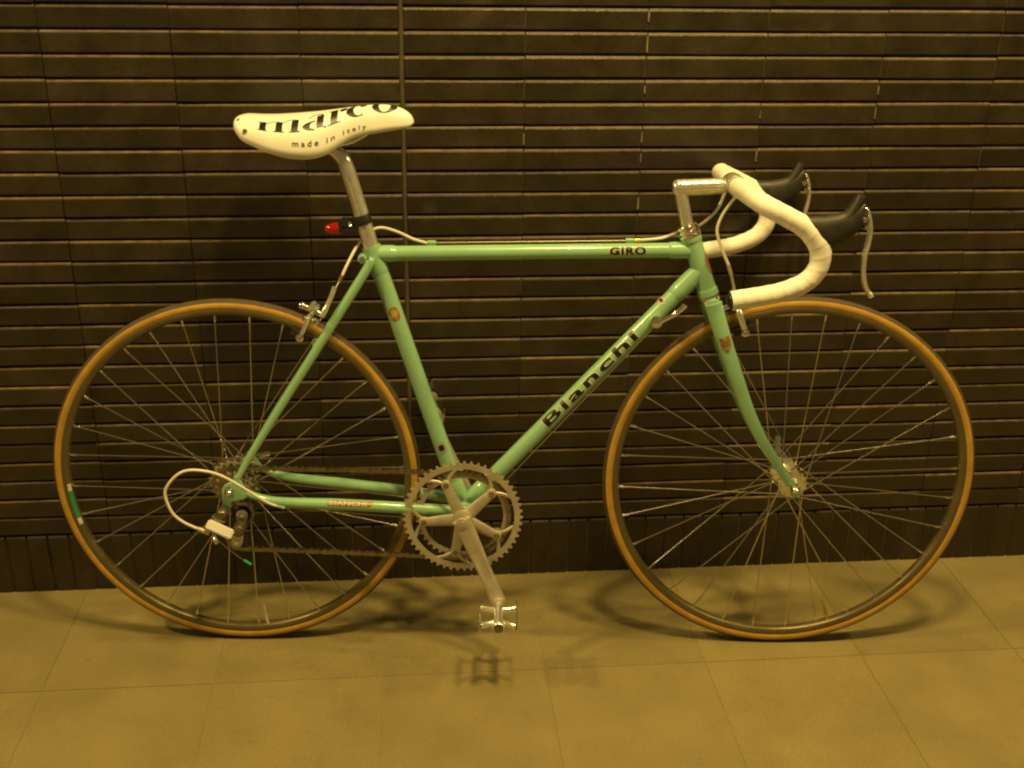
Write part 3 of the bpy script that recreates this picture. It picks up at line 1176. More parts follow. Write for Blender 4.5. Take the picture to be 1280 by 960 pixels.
M_LGRN = mat("green_label_print", (0.02, 0.22, 0.11), 0.4)
M_LWHT = mat("white_label_print", (0.55, 0.50, 0.38), 0.4)
rim_label("rim_label", 185.5, 195.5, M_LGRN)
rim_label("rim_label", 182.8, 185.4, M_LWHT)
rim_label("rim_label", 195.6, 198.0, M_LWHT)


# ------------------------------------------------------------------ cassette
def sprocket_bm(teeth, y0, y1, r_in, tooth=0.0022):
    rp = 0.0127 / 2 / math.sin(math.pi / teeth)
    ro, rr_ = rp + tooth, rp - 0.0026
    bm = B()
    outer, inner = [], []
    for k in range(teeth):
        a = 2 * math.pi * k / teeth
        w_ = 2 * math.pi / teeth
        for f, r_ in ((-0.48, rr_), (-0.24, rr_ + 0.0008), (-0.09, ro), (0.09, ro), (0.24, rr_ + 0.0008)):
            outer.append((r_, a + f * w_))
    N_ = len(outer)
    O = [[bm.verts.new((r_ * math.cos(a), y, r_ * math.sin(a))) for r_, a in outer] for y in (y0, y1)]
    I = [[bm.verts.new((r_in * math.cos(a), y, r_in * math.sin(a))) for r_, a in outer] for y in (y0, y1)]
    for k in range(N_):
        j = (k + 1) % N_
        bm.faces.new((O[0][k], O[0][j], I[0][j], I[0][k]))
        bm.faces.new((O[1][k], I[1][k], I[1][j], O[1][j]))
        bm.faces.new((O[0][k], O[1][k], O[1][j], O[0][j]))
        bm.faces.new((I[0][k], I[0][j], I[1][j], I[1][k]))
    return bm


for i, tn in enumerate((23, 21, 19, 17, 15, 14, 13)):
    y = -0.0250 - i * 0.0048
    obj("sprocket", sprocket_bm(tn, y - 0.0010, y + 0.0010, 0.0175), M_GALU if i % 2 else M_DSTEEL, rw, smooth=False)
bm = B()
lathe(bm, [(0.0, -0.0575), (0.012, -0.0575), (0.0172, -0.0555), (0.0172, -0.021), (0, -0.021)], (0, 0, 0), (0, 1, 0), 28)
obj("freewheel_body", bm, M_DSTEEL, rw)

# ------------------------------------------------------------------ crankset
ck = empty("crankset", bike, (BBX, 0, BBZ))
YO, YI = -0.0455, -0.0375


def chainring(teeth, y, r_in, arms, name, material):
    bm = sprocket_bm(teeth, y - 0.0014, y + 0.0014, r_in, 0.0030)
    for k in range(5):
        a0 = R(43 + 72 * k)
        bc = V(0.0715 * math.cos(a0), 0, 0.0715 * math.sin(a0))
        lathe(bm, [(0.0, -0.0016), (0.0088, -0.0016), (0.0088, 0.0016), (0.0, 0.0016)], (bc.x, y, bc.z), (0, 1, 0), 20)
        if arms:
            for sg in (-1, 1):
                pts = []
                for f in range(9):
                    t = f / 8
                    aa = a0 + sg * R(4 + 14 * t ** 1.1)
                    rr_ = 0.0745 + (r_in + 0.0005 - 0.0745) * t ** 0.95
                    pts.append((rr_ * math.cos(aa), y, rr_ * math.sin(aa)))
                tube(bm, pts, 0.0034, 8, sec=(0.42, 1.0))
    return obj(name, bm, material, ck, smooth=False)


chainring(53, YO, 0.0950, True, "chainring", M_GALU)
chainring(42, YI, 0.0745, False, "chainring", M_GALU)
bm = B()
for k in range(5):
    a0 = R(43 + 72 * k)
    d = V(math.cos(a0), 0, math.sin(a0))
    sd_ = V(-d.z, 0, d.x)
    n = 8
    P = [V(0, -0.0530, 0) + d * (0.010 + (0.069 - 0.010) * i / n) + V(0, 0.0030 * (i / n), 0) for i in range(n + 1)]
    tube(bm, P, [0.0125 - 0.0040 * i / n for i in range(n + 1)], 14, sec=(0.42, 1.0))
    lathe(bm, [(0.0, -0.0535), (0.0078, -0.0530), (0.0086, -0.0515), (0.0086, -0.0475), (0, -0.0475)], d * 0.0715, (0, 1, 0), 20)
lathe(bm, [(0.0, -0.0600), (0.0150, -0.0600), (0.0185, -0.0580), (0.0190, -0.0440), (0, -0.0440)], (0, 0, 0), (0, 1, 0), 28)
obj("spider", bm, M_GALU, ck)
for k in range(5):
    a0 = R(43 + 72 * k)
    bm = B()
    lathe(bm, [(0, -0.0533), (0.0024, -0.0533), (0.0024, -0.0545), (0.0046, -0.0545), (0.0050, -0.0535), (0.0050, -0.0520)], V(math.cos(a0), 0, math.sin(a0)) * 0.0715, (0, 1, 0), 16)
    obj("chainring_bolt", bm, M_DSTEEL, ck)
CD = V(0.0675, 0, -0.1567).normalized()
for s in (-1, 1):
    d = CD * (-s)
    n = 12
    bm = B()
    P = [V(0, s * (0.0660 + 0.014 * (i / n) ** 1.3), 0) + d * (-0.004 + 0.174 * i / n) for i in range(n + 1)]
    rr = [0.0175 - 0.0042 * min(1, i / n * 1.6) + (0.0010 if i >= n - 1 else 0) for i in range(n + 1)]
    F = frames(P)
    rings = []
    for i, p in enumerate(P):
        w_ = rr[i]
        tt_ = 0.0080 - 0.0018 * i / n
        sdv = V(-d.z, 0, d.x)
        ring = []
        for k in range(20):
            a = 2 * math.pi * k / 20
            cy, cz = math.cos(a), math.sin(a)
            cy = math.copysign(abs(cy) ** 0.6, cy)
            cz = math.copysign(abs(cz) ** 0.8, cz)
            gro = 0.0022 if (s < 0 and k in (9, 10, 11) and 4 <= i <= 9) else 0
            ring.append(bm.verts.new(p + V(0, 1, 0) * (tt_ * cy + gro) + sdv * (w_ * cz)))
        rings.append(ring)
    for a, b in zip(rings, rings[1:]):
        for k in range(20):
            bm.faces.new((a[k], a[(k + 1) % 20], b[(k + 1) % 20], b[k]))
    bm.faces.new(rings[0][::-1])
    bm.faces.new(rings[-1])
    lathe(bm, [(0, -0.0062), (0.0105, -0.0062), (0.0118, -0.0040), (0.0118, 0.0040), (0.0105, 0.0062), (0, 0.0062)], V(0, s * 0.080, 0) + d * 0.170, (0, 1, 0), 24)
    obj("crank_arm", bm, M_GALU, ck)
    bm = B()
    lathe(bm, [(0.0, 0.0775), (0.0055, 0.0775), (0.0058, 0.0765), (0.0100, 0.0765), (0.0105, 0.0745), (0.0105, 0.0700), (0, 0.07)], (0, 0, 0), (0, s, 0), 24)
    obj("crank_bolt", bm, M_GALU, ck)
bm = B()
cyl(bm, (0, -0.068, 0), (0, 0.068, 0), 0.0080, 16)
obj("spindle", bm, M_DSTEEL, ck)

# pedals (stay level)
for s in (-1, 1):
    pd = empty("pedal", bike)
    c = V(BBX, 0, BBZ) + CD * (-s) * 0.170
    y0 = s * 0.0850
    bm = B()
    lathe(bm, [(0, 0), (0.0082, 0), (0.0082, 0.004), (0.0060, 0.005), (0.0070, 0.012), (0.0085, 0.016), (0.0105, 0.022), (0.0085, 0.034), (0.0082, 0.060), (0.0110, 0.074), (0.0118, 0.080), (0.0118, 0.086), (0.0095, 0.089), (0, 0.0895)], (c.x, y0, c.z), (0, s, 0), 22)
    obj("pedal_body", bm, M_ALU, pd)
    bm = B()
    lathe(bm, [(0, 0.0900), (0.0088, 0.0896), (0.0092, 0.0885), (0.0092, 0.0870)], (c.x, y0, c.z), (0, s, 0), 20)
    obj("dust_cap", bm, M_DSTEEL, pd)
    for e in (-1, 1):
        bm = B()
        yA, yB = y0 + s * 0.012, y0 + s * 0.094
        xc = c.x + e * 0.0330
        n = 9
        # toothed cage plate: a band with saw teeth on the upper and lower edge
        prof = []
        for i in range(n + 1):
            yy = yA + (yB - yA) * i / n
            prof.append((yy, 0.0100))
            if i < n:
                prof.append((yy + (yB - yA) / n * 0.28, 0.0150))
                prof.append((yy + (yB - yA) / n * 0.72, 0.0150))
        prof = prof + [(yB + s * 0.006, 0.004)]
        lo = [(yy, -zz) for yy, zz in prof][::-1]
        outl = prof + lo
        A_ = [bm.verts.new((xc - 0.0010, yy, c.z + zz)) for yy, zz in outl]
        B_ = [bm.verts.new((xc + 0.0010, yy, c.z + zz)) for yy, zz in outl]
        bm.faces.new(A_)
        bm.faces.new(B_[::-1])
        for i in range(len(A_)):
            j = (i + 1) % len(A_)
            bm.faces.new((A_[i], B_[i], B_[j], A_[j]))
        obj("cage_plate", bm, M_CHR, pd, smooth=False)
        for ya, yb in ((0.026, 0.020), (0.070, 0.082)):
            bm = B()
            tube(bm, [(c.x + e * 0.006, y0 + s * ya, c.z), (c.x + e * 0.020, y0 + s * (ya * 0.6 + yb * 0.4), c.z), (xc - e * 0.001, y0 + s * yb, c.z)], [0.0055, 0.0045, 0.0055], 12, sec=(1.0, 1.25))
            obj("cage_arm", bm, M_ALU, pd)
    if s > 0:            # the far pedal has swung round on its axle
        pd.matrix_local = Matrix.Translation(c) @ Matrix.Rotation(R(68), 4, 'Y') @ Matrix.Translation(-c)

# ------------------------------------------------------------------ chain
UP = V(0.0150, 0, 0.2830)       # guide pulley
LP = V(0.0020, 0, 0.2290)       # tension pulley
YC = -0.0400
rs, rg, rq = 0.0340, 0.0850, 0.0190


def tangent(c1, r1, c2, r2, side, cross=False):
    d = c2 - c1
    L = math.hypot(d.x, d.z)
    base = math.atan2(d.z, d.x)
    if not cross:
        al = math.acos(max(-1, min(1, (r1 - r2) / L)))
        a = base + side * al
        return a, a
    al = math.acos(max(-1, min(1, (r1 + r2) / L)))
    return base + side * al, base + side * al + math.pi


def arcpts(c, r, a0, a1, n=24):
    return [V(c.x + r * math.cos(a0 + (a1 - a0) * i / n), 0, c.z + r * math.sin(a0 + (a1 - a0) * i / n)) for i in range(n + 1)]


SPc, RGc = V(0, 0, HZ), V(BBX, 0, BBZ)
a1, a2 = tangent(SPc, rs, RGc, rg, 1)
path = [SPc + V(math.cos(a1), 0, math.sin(a1)) * rs]
b1, b2 = tangent(LP, rq, RGc, rg, -1)
while b2 > a2:
    b2 -= 2 * math.pi
path += arcpts(RGc, rg, a2, b2, 50)
path.append(LP + V(math.cos(b1), 0, math.sin(b1)) * rq)
c1, c2 = tangent(UP, rq, LP, rq, 1, True)
# around the tension pulley (clockwise seen from the right), then cross to the guide pulley
e0 = b1
e1 = c2
while e1 > e0:
    e1 -= 2 * math.pi
path += arcpts(LP, rq, e0, e1, 24)
g1, g2 = tangent(UP, rq, SPc, rs, -1, True)
q0 = c1
q1 = g1
while q1 < q0:
    q1 += 2 * math.pi
if q1 - q0 > 1.7 * math.pi:
    q1 = q0 + 0.05
path += arcpts(UP, rq, q0, q1, 14)
k0 = g2
k1 = a1
while k1 > k0:
    k1 -= 2 * math.pi
path += arcpts(SPc, rs, k0, k1, 24)
Ls = [0]
for a, b in zip(path, path[1:]):
    Ls.append(Ls[-1] + (b - a).length)
n = int(Ls[-1] / 0.0127)
pts = []
j = 0
for i in range(n + 1):
    x = Ls[-1] * i / n
    while j < len(Ls) - 2 and Ls[j + 1] < x:
        j += 1
    pts.append(path[j].lerp(path[j + 1], (x - Ls[j]) / max(1e-9, Ls[j + 1] - Ls[j])))
bm = B()
for i in range(n):
    a, b = pts[i], pts[i + 1]
    d = (b - a)
    if d.length < 0.004:
        continue
    d.normalize()
    z_ = V(-d.z, 0, d.x)
    yo = 0.0033 if i % 2 else 0.0022
    for sy in (-1, 1):
        c = (a + b) / 2 + V(0, YC + sy * yo, 0)
        # dog-bone plate
        o_ = []
        for fx, fz in ((-0.0098, 0.0), (-0.0085, 0.0036), (-0.0045, 0.0040), (0, 0.0027), (0.0045, 0.0040), (0.0085, 0.0036), (0.0098, 0), (0.0085, -0.0036), (0.0045, -0.0040), (0, -0.0027), (-0.0045, -0.0040), (-0.0085, -0.0036)):
            o_.append(c + d * fx + z_ * fz)
        A_ = [bm.verts.new(p + V(0, -0.0005, 0)) for p in o_]
        B_ = [bm.verts.new(p + V(0, 0.0005, 0)) for p in o_]
        bm.faces.new(A_)
        bm.faces.new(B_[::-1])
        for q in range(12):
            q2 = (q + 1) % 12
            bm.faces.new((A_[q], B_[q], B_[q2], A_[q2]))
    lathe(bm, [(0, -0.0044), (0.0018, -0.0044), (0.0018, -0.0020), (0.0038, -0.0018), (0.0038, 0.0018), (0.0018, 0.0020), (0.0018, 0.0044), (0, 0.0044)], a + V(0, YC, 0), (0, 1, 0), 8)
obj("chain", bm, M_DSTEEL, bike, smooth=False)

# ------------------------------------------------------------------ rear derailleur
rd = empty("rear_derailleur", bike)
bm = B()
lathe(bm, [(0, -0.0890), (0.0060, -0.0885), (0.0085, -0.0860), (0.0100, -0.0800), (0.0095, -0.0640), (0, -0.0640)], (-0.0135, 0, 0.2990), (0, 1, 0), 22)
box(bm, (-0.0200, -0.0780, 0.2890), (0.0100, 0.0075, 0.0110), (V(0.85, 0, 0.52), V(0, 1, 0), V(-0.52, 0, 0.85)), bevel=0.003)
obj("upper_knuckle", bm, M_DGREY, rd)
bm = B()
a = R(-27)
bx, bz = V(math.cos(a), 0, math.sin(a)), V(-math.sin(a), 0, math.cos(a))
box(bm, (-0.0165, -0.0930, 0.2740), (0.0250, 0.0055, 0.0095), (bx, V(0, 1, 0) * 0.88 - bz * 0.475, bz * 0.88 + V(0, 1, 0) * 0.475), bevel=0.0025)  # face turned upward so it catches the overhead light
obj("outer_link", bm, M_BRIGHT, rd)
bm = B()
box(bm, (-0.0165, -0.0790, 0.2670), (0.0230, 0.0060, 0.0080), (bx, V(0, 1, 0), bz), bevel=0.003)
lathe(bm, [(0, -0.082), (0.0100, -0.081), (0.0120, -0.078), (0.0120, -0.058), (0, -0.058)], (0.0120, 0, 0.2630), (0, 1, 0), 20)
obj("lower_knuckle", bm, M_DGREY, rd)
for yy in (-0.0520, -0.0300):
    bm = B()
    dd = (LP - UP).normalized()
    sdv = V(-dd.z, 0, dd.x)
    outl = []
    for f in range(13):
        an = math.pi * f / 12
        p = UP - dd * (0.0105 * math.sin(an)) + sdv * (0.0105 * math.cos(an))
        outl.append((p.x, p.z))
    mid = (UP + LP) / 2
    p = mid - sdv * 0.0060
    outl.append((p.x, p.z))
    for f in range(13):
        an = math.pi * f / 12
        p = LP + dd * (0.0105 * math.sin(an)) - sdv * (0.0105 * math.cos(an))
        outl.append((p.x, p.z))
    p = mid + sdv * 0.0100
    outl.append((p.x, p.z))
    prism(bm, outl, yy - 0.0010, yy + 0.0010)
    obj("derailleur_cage", bm, M_GALU, rd, smooth=False)
for c in (UP, LP):
    bm = sprocket_bm(11, YC - 0.0018, YC + 0.0018, 0.0045, 0.0008)
    bm.transform(Matrix.Translation((c.x, 0, c.z)))
    obj("jockey_wheel", bm, M_BPLA, rd, smooth=False)
    bm = B()
    lathe(bm, [(0, -0.0560), (0.0030, -0.0560), (0.0045, -0.0550), (0.0045, -0.0300), (0, -0.0300)], (c.x, 0, c.z), (0, 1, 0), 14)
    obj("pulley_bolt", bm, M_CHR, rd)
bm = B()
lathe(bm, [(0, -0.1010), (0.0028, -0.1010), (0.0050, -0.0985), (0.0050, -0.0950), (0, -0.0950)], (-0.0250, 0, 0.2560), (0, 1, 0), 14)
tube(bm, [(-0.0270, -0.094, 0.2640), (-0.0240, -0.096, 0.2520), (-0.0220, -0.096, 0.2480)], 0.0040, 10)
obj("cable_anchor_bolt", bm, M_CHR, rd)
bm = B()
tube(bm, [(-0.0600, -0.0900, 0.2750), (-0.0520, -0.0900, 0.2720), (-0.0440, -0.0900, 0.2680), (-0.0360, -0.0900, 0.2640)], [0.0030, 0.0042, 0.0046, 0.0040], 12)
obj("barrel_adjuster", bm, M_GALU, rd)
bm = B()
tube(bm, [(-0.0240, -0.0960, 0.2580), (-0.0030, -0.0960, 0.2370), (0.0150, -0.0960, 0.2210), (0.0260, -0.0960, 0.2130)], 0.0008, 6)
obj("cable_tail", bm, M_WIRE, rd)
bm = B()
tube(bm, [(0.0240, -0.0960, 0.2145), (0.0360, -0.0960, 0.2055)], 0.0024, 10)
obj("cable_end_cap", bm, M_GREEN, rd)
# white loop of gear housing
bm = B()
P = catmull([(0.0870, -0.0620, 0.3055), (0.0640, -0.0660, 0.3160), (0.0208, -0.0780, 0.3530), (-0.0080, -0.0860, 0.3750), (-0.0329, -0.0920, 0.3860), (-0.0600, -0.0970, 0.3900), (-0.0810, -0.0990, 0.3825), (-0.1000, -0.1000, 0.3620), (-0.1060, -0.1000, 0.3420), (-0.0970, -0.0990, 0.3095), (-0.0800, -0.0950, 0.2890), (-0.0585, -0.0905, 0.2745)], 8)
tube(bm, P, 0.0026, 12)
obj("gear_housing", bm, M_HOUS, bike)
bm = B()
tube(bm, [(0.0800, -0.0615, 0.3090), (0.0950, -0.0605, 0.3020)], 0.0037, 12)
tube(bm, [(0.0880, -0.0600, 0.3050), (0.0890, -0.0560, 0.3120)], 0.0032, 10)
obj("cable_stop", bm, M_CEL, bike)
bm = B()
tube(bm, [(0.0930, -0.0605, 0.3025), (0.4120, -0.0150, 0.2555)], 0.0009, 6)
obj("gear_cable", bm, M_WIRE, bike)

# ------------------------------------------------------------------ shift levers
for s in (-1, 1):
    sh = empty("shift_lever", bike)
    c = V(0.7560, s * 0.0180, 0.6480)
    bm = B()
    lathe(bm, [(0, -0.012), (0.0045, -0.012), (0.0060, -0.011), (0.0060, -0.009), (0.0110, -0.0085), (0.0115, -0.001), (0.0100, 0.004), (0, 0.006)], c, (0, -s, 0), 22)
    bm.transform(Matrix.Translation((0, 0, 0)))
    obj("lever_boss", bm, M_CHR, sh)
    bm = B()
    P = catmull([(0.7540, s * 0.0260, 0.6450), (0.7640, s * 0.0280, 0.6510), (0.7780, s * 0.0310, 0.6590), (0.7900, s * 0.0340, 0.6680), (0.7990, s * 0.0360, 0.6780), (0.8020, s * 0.0365, 0.6830)], 5)
    tube(bm, P, lambda k: 0.0062 - 0.0022 * math.sin(k * math.pi), 12, sec=(0.5, 1.0))
    obj("lever_blade", bm, M_CHR, sh)
    bm = B()
    tube(bm, [(0.7490, s * 0.0200, 0.6330), (0.4240, s * 0.0110, 0.2560)], 0.0009, 6)
    obj("shift_cable", bm, M_WIRE, sh)


# ------------------------------------------------------------------ brakes
def caliper(cx, cz, dn, name, padr, hub):
    """dn: unit vector from the mounting bolt towards the rim; built in the steering plane"""
    br = empty("brake_caliper", bike)
    c = V(cx, 0, cz)
    dn = Vector(dn).normalized()
    fwd_ = V(dn.z, 0, -dn.x)            # away from the frame side
    for s in (-1, 1):
        bm = B()
        P = catmull([c + V(0, -s * 0.010, 0) - dn * 0.010 + fwd_ * (0.004 * s), c + V(0, s * 0.012, 0) - dn * 0.012 + fwd_ * (0.004 * s), c + V(0, s * 0.030, 0) + dn * 0.002, c + V(0, s * 0.035, 0) + dn * 0.020, c + V(0, s * 0.030, 0) + dn * 0.040], 6)
        tube(bm, P, lambda k: 0.0068 - 0.0015 * k, 12, sec=(1.0, 0.75))
        obj("caliper_arm", bm, M_ALU, br)
        if s < 0:
            bm = B()
            P = catmull([c + V(0, -0.010, 0) - dn * 0.010, c + V(0, -0.026, 0) - dn * 0.020, c + V(0, -0.040, 0) - dn * 0.022], 5)
            tube(bm, P, 0.0050, 10)
            obj("caliper_arm", bm, M_ALU, br)
        bm = B()
        pc = c + V(0, s * 0.0205, 0) + dn * 0.040
        box(bm, pc, (0.0190, 0.0045, 0.0055), (fwd_, V(0, 1, 0), dn), bevel=0.0015)
        obj("brake_pad", bm, M_BLACK, br)
        bm = B()
        lathe(bm, [(0, 0.040), (0.0030, 0.040), (0.0040, 0.038), (0.0070, 0.037), (0.0072, 0.030), (0.0050, 0.029), (0.0050, 0.022), (0, 0.022)], (pc.x, 0, pc.z), (0, s, 0), 16)
        obj("pad_bolt", bm, M_CHR, br)
    bm = B()
    cyl(bm, c - fwd_ * 0.022 - dn * 0.004, c + fwd_ * 0.020 - dn * 0.004, 0.0055, 14, 0.001)
    lathe(bm, [(0, 0.026), (0.0050, 0.026), (0.0065, 0.024), (0.0065, 0.018), (0, 0.018)], c - dn * 0.004, fwd_, 14)
    obj("pivot_bolt", bm, M_CHR, br)
    return br


dn = V(-0.1340, 0, -0.2850).normalized()
hubv = V(0, 0, HZ)
pr_ = V(0.1330, 0, 0.6160)
dn_r = (hubv - pr_).normalized()
rb_ = caliper((pr_ - dn_r * 0.040).x, (pr_ - dn_r * 0.040).z, dn_r, "rear", 0, hubv)
hubf = V(WB, 0, HZ)
pf = V(0.9110, 0, 0.6330)
dn_f = (hubf - pf).normalized()
cf = pf - dn_f * 0.040
br_f = caliper(cf.x, cf.z, V(dn_f.x, 0, dn_f.z), "front", 0, hubf)
# red pad markers seen on the brake shoes
# rear brake cable: housing, barrel
bm = B()
P = catmull([(0.3535, -0.0050, 0.7785), (0.3250, -0.0100, 0.7850), (0.2950, -0.0180, 0.7950), (0.2680, -0.0220, 0.8000), (0.2450, -0.0200, 0.7920), (0.2300, -0.0180, 0.7700), (0.2180, -0.0190, 0.7420), (0.2080, -0.0200, 0.7240)], 8)
P = catmull([(0.3550, 0.0060, 0.7770), (0.3300, 0.0110, 0.7830), (0.3000, 0.0190, 0.7945), (0.2700, 0.0230, 0.8000), (0.2470, 0.0180, 0.7880), (0.2310, 0.0020, 0.7680), (0.2170, -0.0130, 0.7420), (0.2080, -0.0190, 0.7230)], 8)
tube(bm, P, 0.0026, 12)
obj("brake_housing", bm, M_HOUS, bike)
bm = B()
tube(bm, [(0.2090, -0.0185, 0.7250), (0.2030, -0.0200, 0.7130)], 0.0033, 10)
obj("housing_ferrule", bm, M_BROWN, bike)
bm = B()
tube(bm, [(0.2040, -0.0195, 0.7150), (0.1900, -0.0300, 0.6900), (0.1770, -0.0390, 0.6600), (0.1700, -0.0400, 0.6480)], 0.0009, 6)
obj("brake_cable", bm, M_WIRE, bike)
bm = B()
tube(bm, catmull([(0.1960, -0.0260, 0.7060), (0.1900, -0.0300, 0.6900), (0.1820, -0.0350, 0.6720), (0.1730, -0.0390, 0.6560)], 4), lambda k: 0.0042 + 0.0010 * (k > 0.7), 12)
obj("barrel_adjuster", bm, M_ALU, rb_)
bm = B()
lathe(bm, [(0, -0.0490), (0.0040, -0.0490), (0.0065, -0.0470), (0.0065, -0.0400), (0, -0.0400)], (0.1620, 0, 0.6480), (0, 1, 0), 14)
lathe(bm, [(0, -0.0450), (0.0030, -0.0450), (0.0045, -0.0430), (0.0045, -0.0330), (0, -0.0330)], (0.1430, 0, 0.6530), (0, 1, 0), 12)
obj("cable_anchor_bolt", bm, M_CHR, rb_)
# top tube stops and bare cable
for xx, rr in ((0.3620, 0.0040), (0.7060, 0.0040)):
    f = (xx - TT0.x) / (TT1.x - TT0.x)
    z = TT0.z + (TT1.z - TT0.z) * f
    bm = B()
    tube(bm, [(xx - 0.0075, 0.0040, z + 0.0172), (xx + 0.0075, 0.0040, z + 0.0174)], rr, 12)
    box(bm, (xx, 0.0035, z + 0.0140), (0.0070, 0.0022, 0.0030))
    obj("cable_stop", bm, M_CEL, tt)
bm = B()
tube(bm, [(0.7130, 0.0040, 0.7866), (0.7230, 0.0040, 0.7868)], 0.0036, 12)
obj("housing_ferrule", bm, M_BRASS, bike)
bm = B()
tube(bm, [(0.3620, 0.0040, 0.7785), (0.7060, 0.0040, 0.7863)], 0.0009, 6)
obj("brake_cable", bm, M_WIRE, bike)
bm = B()
P = catmull([(0.7220, 0.0040, 0.7868), (0.7600, 0.0080, 0.7900), (0.7900, 0.0260, 0.7960), (0.8280, 0.0300, 0.8080), (0.8570, 0.0300, 0.8350), (0.8720, 0.0420, 0.8640), (0.8760, 0.0600, 0.8760)], 8)
tube(bm, P, 0.0026, 12)
obj("brake_housing", bm, M_HOUS, bike)
bm = B()
P = catmull([(0.8760, -0.0500, 0.8760), (0.8680, -0.0330, 0.8580), (0.8560, -0.0280, 0.8350), (0.8500, -0.0290, 0.8100), (0.8600, -0.0340, 0.7800), (0.8720, -0.0360, 0.7540)], 8)
tube(bm, P, 0.0026, 12)
obj("brake_housing", bm, M_HOUS, bike)
bm = B()
tube(bm, catmull([(0.8715, -0.0360, 0.7550), (0.8790, -0.0370, 0.7330), (0.8850, -0.0380, 0.7100), (0.8880, -0.0390, 0.6900)], 4), lambda k: 0.0034 - 0.0010 * (0.3 < k < 0.6), 10)
obj("barrel_adjuster", bm, M_GALU, br_f)

# ------------------------------------------------------------------ tail light on the seat post
tl = empty("tail_light", bike)
c = V(0.2425, 0, 0.8180)
bm = B()
lathe(bm, [(0.0132, -0.0085), (0.0165, -0.0085), (0.0170, -0.0070), (0.0170, 0.0070), (0.0165, 0.0085), (0.0132, 0.0085)], c, us, 24)
obj("post_clamp", bm, M_BPLA, tl)
bm = B()
box(bm, (0.2180, 0.0, 0.8130), (0.0120, 0.0065, 0.0085), bevel=0.003)
box(bm, (0.2050, 0.0, 0.8060), (0.0060, 0.0085, 0.0080), bevel=0.003)
obj("light_bracket", bm, M_BPLA, tl)
bm = B()
lathe(bm, [(0, -0.0075), (0.0025, -0.0090), (0.0035, -0.0100), (0.0035, 0.006), (0, 0.006)], (0.2240, 0, 0.8120), (0, 1, 0), 12)
obj("bracket_bolt", bm, M_CHR, tl)
bm = B()
lathe(bm, [(0, -0.0215), (0.0055, -0.0205), (0.0088, -0.0160), (0.0108, -0.0080), (0.0112, 0.0), (0.0100, 0.0040), (0, 0.0045)], (0.2000, 0, 0.8020), V(1, 0, 0.12), 28)
obj("red_lens", bm, M_RED, tl)


# ------------------------------------------------------------------ lettering and crests on the tubes
def tube_map(a, b, r, s0, s1, ang0, flip=1):
    """u 0..1 runs from s0 to s1 (metres from a); height in metres wraps round the tube about ang0 (0 = facing the viewer, + towards the top)"""
    a, b = Vector(a), Vector(b)
    t = (b - a).normalized()
    side = V(0, -1, 0)
    side = (side - t * side.dot(t)).normalized()
    upv = side.cross(t) * -1
    if upv.z < 0:
        upv = -upv

    def f(u, hgt, lift):
        an = R(ang0) + hgt / r
        return a + t * (s0 + (s1 - s0) * u) + (side * math.cos(an) + upv * math.sin(an)) * (r + lift)
    return f


def dist_on(a, b, x):
    return (x - a.x) / (b.x - a.x) * (b - a).length


s0_, s1_ = dist_on(DT0, DT1, 0.5690), dist_on(DT0, DT1, 0.7250)
SZ = 0.0255
mp_ = tube_map(DT0, DT1, 0.0150, s0_, s1_, 24)
text_on("maker_lettering", "Bianchi", SZ, lambda u, y, l: mp_(u, y - SZ * 0.36, l), M_INK, dt, bold=0.0007, space=1.13, sx=1.3, du=0.02, dvv=0.0022, lift=0.0007)
text_on("lettering_outline", "Bianchi", SZ, lambda u, y, l: mp_(0.0 - 0.008 + u * 1.016, y - SZ * 0.36, l), M_OUT, dt, bold=0.0013, space=1.13, sx=1.3, du=0.02, dvv=0.0022, lift=0.0004)
s0_, s1_ = dist_on(TT0, TT1, 0.6700), dist_on(TT0, TT1, 0.7330)
mp2 = tube_map(TT0, TT1, 0.0132, s0_, s1_, 12)
SZ2 = 0.0170
text_on("model_lettering", "GIRO", SZ2, lambda u, y, l: mp2(u, y - SZ2 * 0.36, l), M_INK, tt, bold=0.0009, space=1.15, sx=1.35, du=0.02, dvv=0.0022, lift=0.0007)
text_on("lettering_outline", "GIRO", SZ2, lambda u, y, l: mp2(-0.02 + u * 1.04, y - SZ2 * 0.36, l), M_OUT, tt, bold=0.0016, space=1.15, sx=1.35, du=0.02, dvv=0.0022, lift=0.0004)
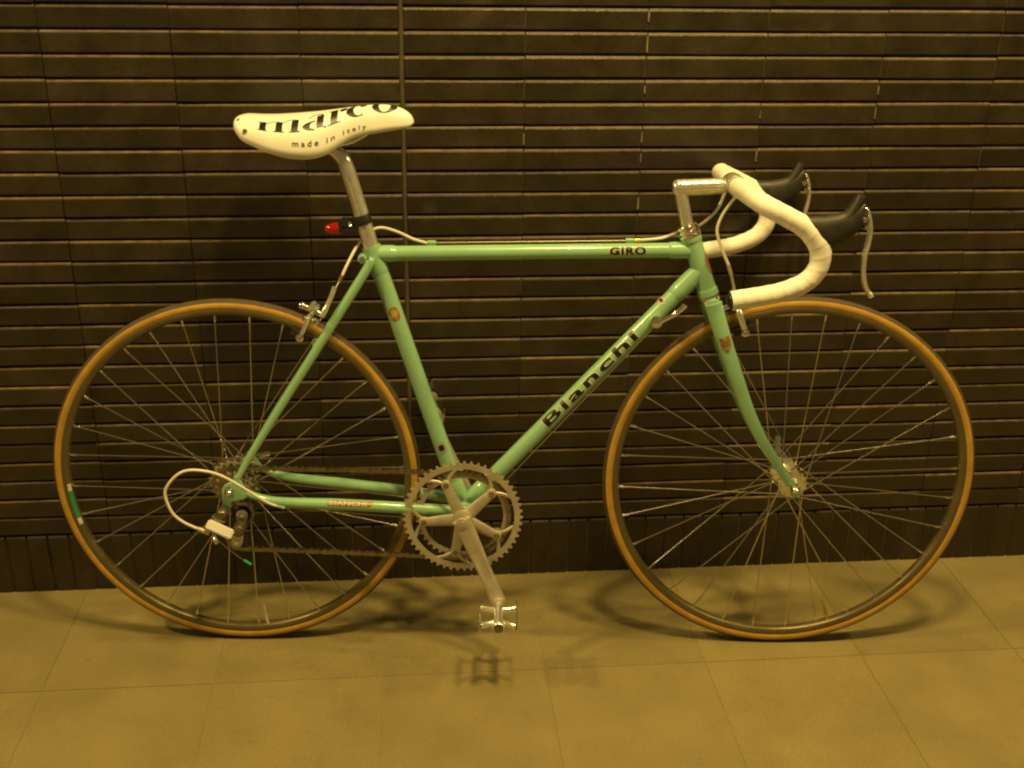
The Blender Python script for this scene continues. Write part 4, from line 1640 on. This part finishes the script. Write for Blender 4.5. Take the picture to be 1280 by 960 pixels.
# chain stay label: pale word on a dark band
csA, csB = V(0.150, -0.0505, 0.3065), V(0.302, -0.0385, 0.2945)
rcs = 0.0100
mp3 = tube_map(csA, csB, rcs + 0.0004, 0.022, 0.104, 42)
lay("label_band", [[(0, -0.0048), (0.94, -0.0048), (1.0, 0.0048), (0, 0.0048)]], lambda u, v, l: mp3(u, v, l), M_BROWN, stays[('c', -1)], 0.2, 0.0012, 0.0005)
mp4 = tube_map(csA, csB, rcs + 0.0004, 0.024, 0.092, 42)
text_on("label_lettering", "BIANCHI", 0.0105, lambda u, y, l: mp4(u, y - 0.0037, l), M_LWHT, stays[('c', -1)], bold=0.0004, space=1.1, sx=1.3, du=0.02, dvv=0.0012, lift=0.0009)


def crest(name, a, b, r, s, hgt, ang0, parent, m1, m2, shape='shield'):
    f = tube_map(a, b, r, s, s + hgt, ang0)
    if shape == 'shield':
        pts = [(0.0, 0.0), (0.35, 0.009), (1.0, 0.011), (1.0, -0.011), (0.35, -0.009)]
    else:
        pts = [(0.0, 0.006), (0.25, 0.010), (0.8, 0.009), (1.0, 0.004), (0.9, -0.006), (0.6, -0.010), (0.15, -0.008), (0.0, -0.003)]
    o1 = lay(name, [pts], f, m1, parent, 0.08, 0.0015, 0.0005)
    pts2 = [(0.5 + (p[0] - 0.45) * 0.55, p[1] * 0.55) for p in pts]
    lay(name, [pts2], f, m2, parent, 0.08, 0.0015, 0.0008)
    return o1


dS = (SEAT - BBP).length
crest("crest", BBP, SEAT, 0.0148, dS - 0.124, 0.026, 2, st, M_ORNG, M_GOLD, 'bird')
crest("crest", BBP, SEAT, 0.0148, 0.118, 0.022, 0, st, M_GALU, M_INK, 'bird')
fa, fb = V(0.8660, -0.0357, 0.6420), V(0.8900, -0.0382, 0.5785)
crest("crest", fb, fa, 0.0118, 0.026, 0.026, 4, fk.children[1], M_ORNG, M_BROWN, 'shield')
crest("crest", DT0, DT1, 0.0150, dist_on(DT0, DT1, 0.7700), 0.012, 60, dt, M_LWHT, M_INK, 'bird')
# head badge on the front of the head tube
bm = B()
hm = HT.lerp(HB, 0.5)
fwdh = V(-hax.z, 0, hax.x).normalized()
if fwdh.x < 0:
    fwdh = -fwdh
g = []
for i in range(7):
    row = []
    for k in range(9):
        a = R(-58 + 116 * k / 8)
        wv = 1.0 - 0.35 * abs(i - 3) / 3
        a *= wv
        row.append(bm.verts.new(hm + hax * (-0.018 + 0.036 * i / 6) + (fwdh * math.cos(a) + V(0, 1, 0) * math.sin(a)) * 0.0174))
    g.append(row)
for i in range(6):
    for k in range(8):
        bm.faces.new((g[i][k], g[i][k + 1], g[i + 1][k + 1], g[i + 1][k]))
obj("head_badge", bm, M_ORNG, ht)
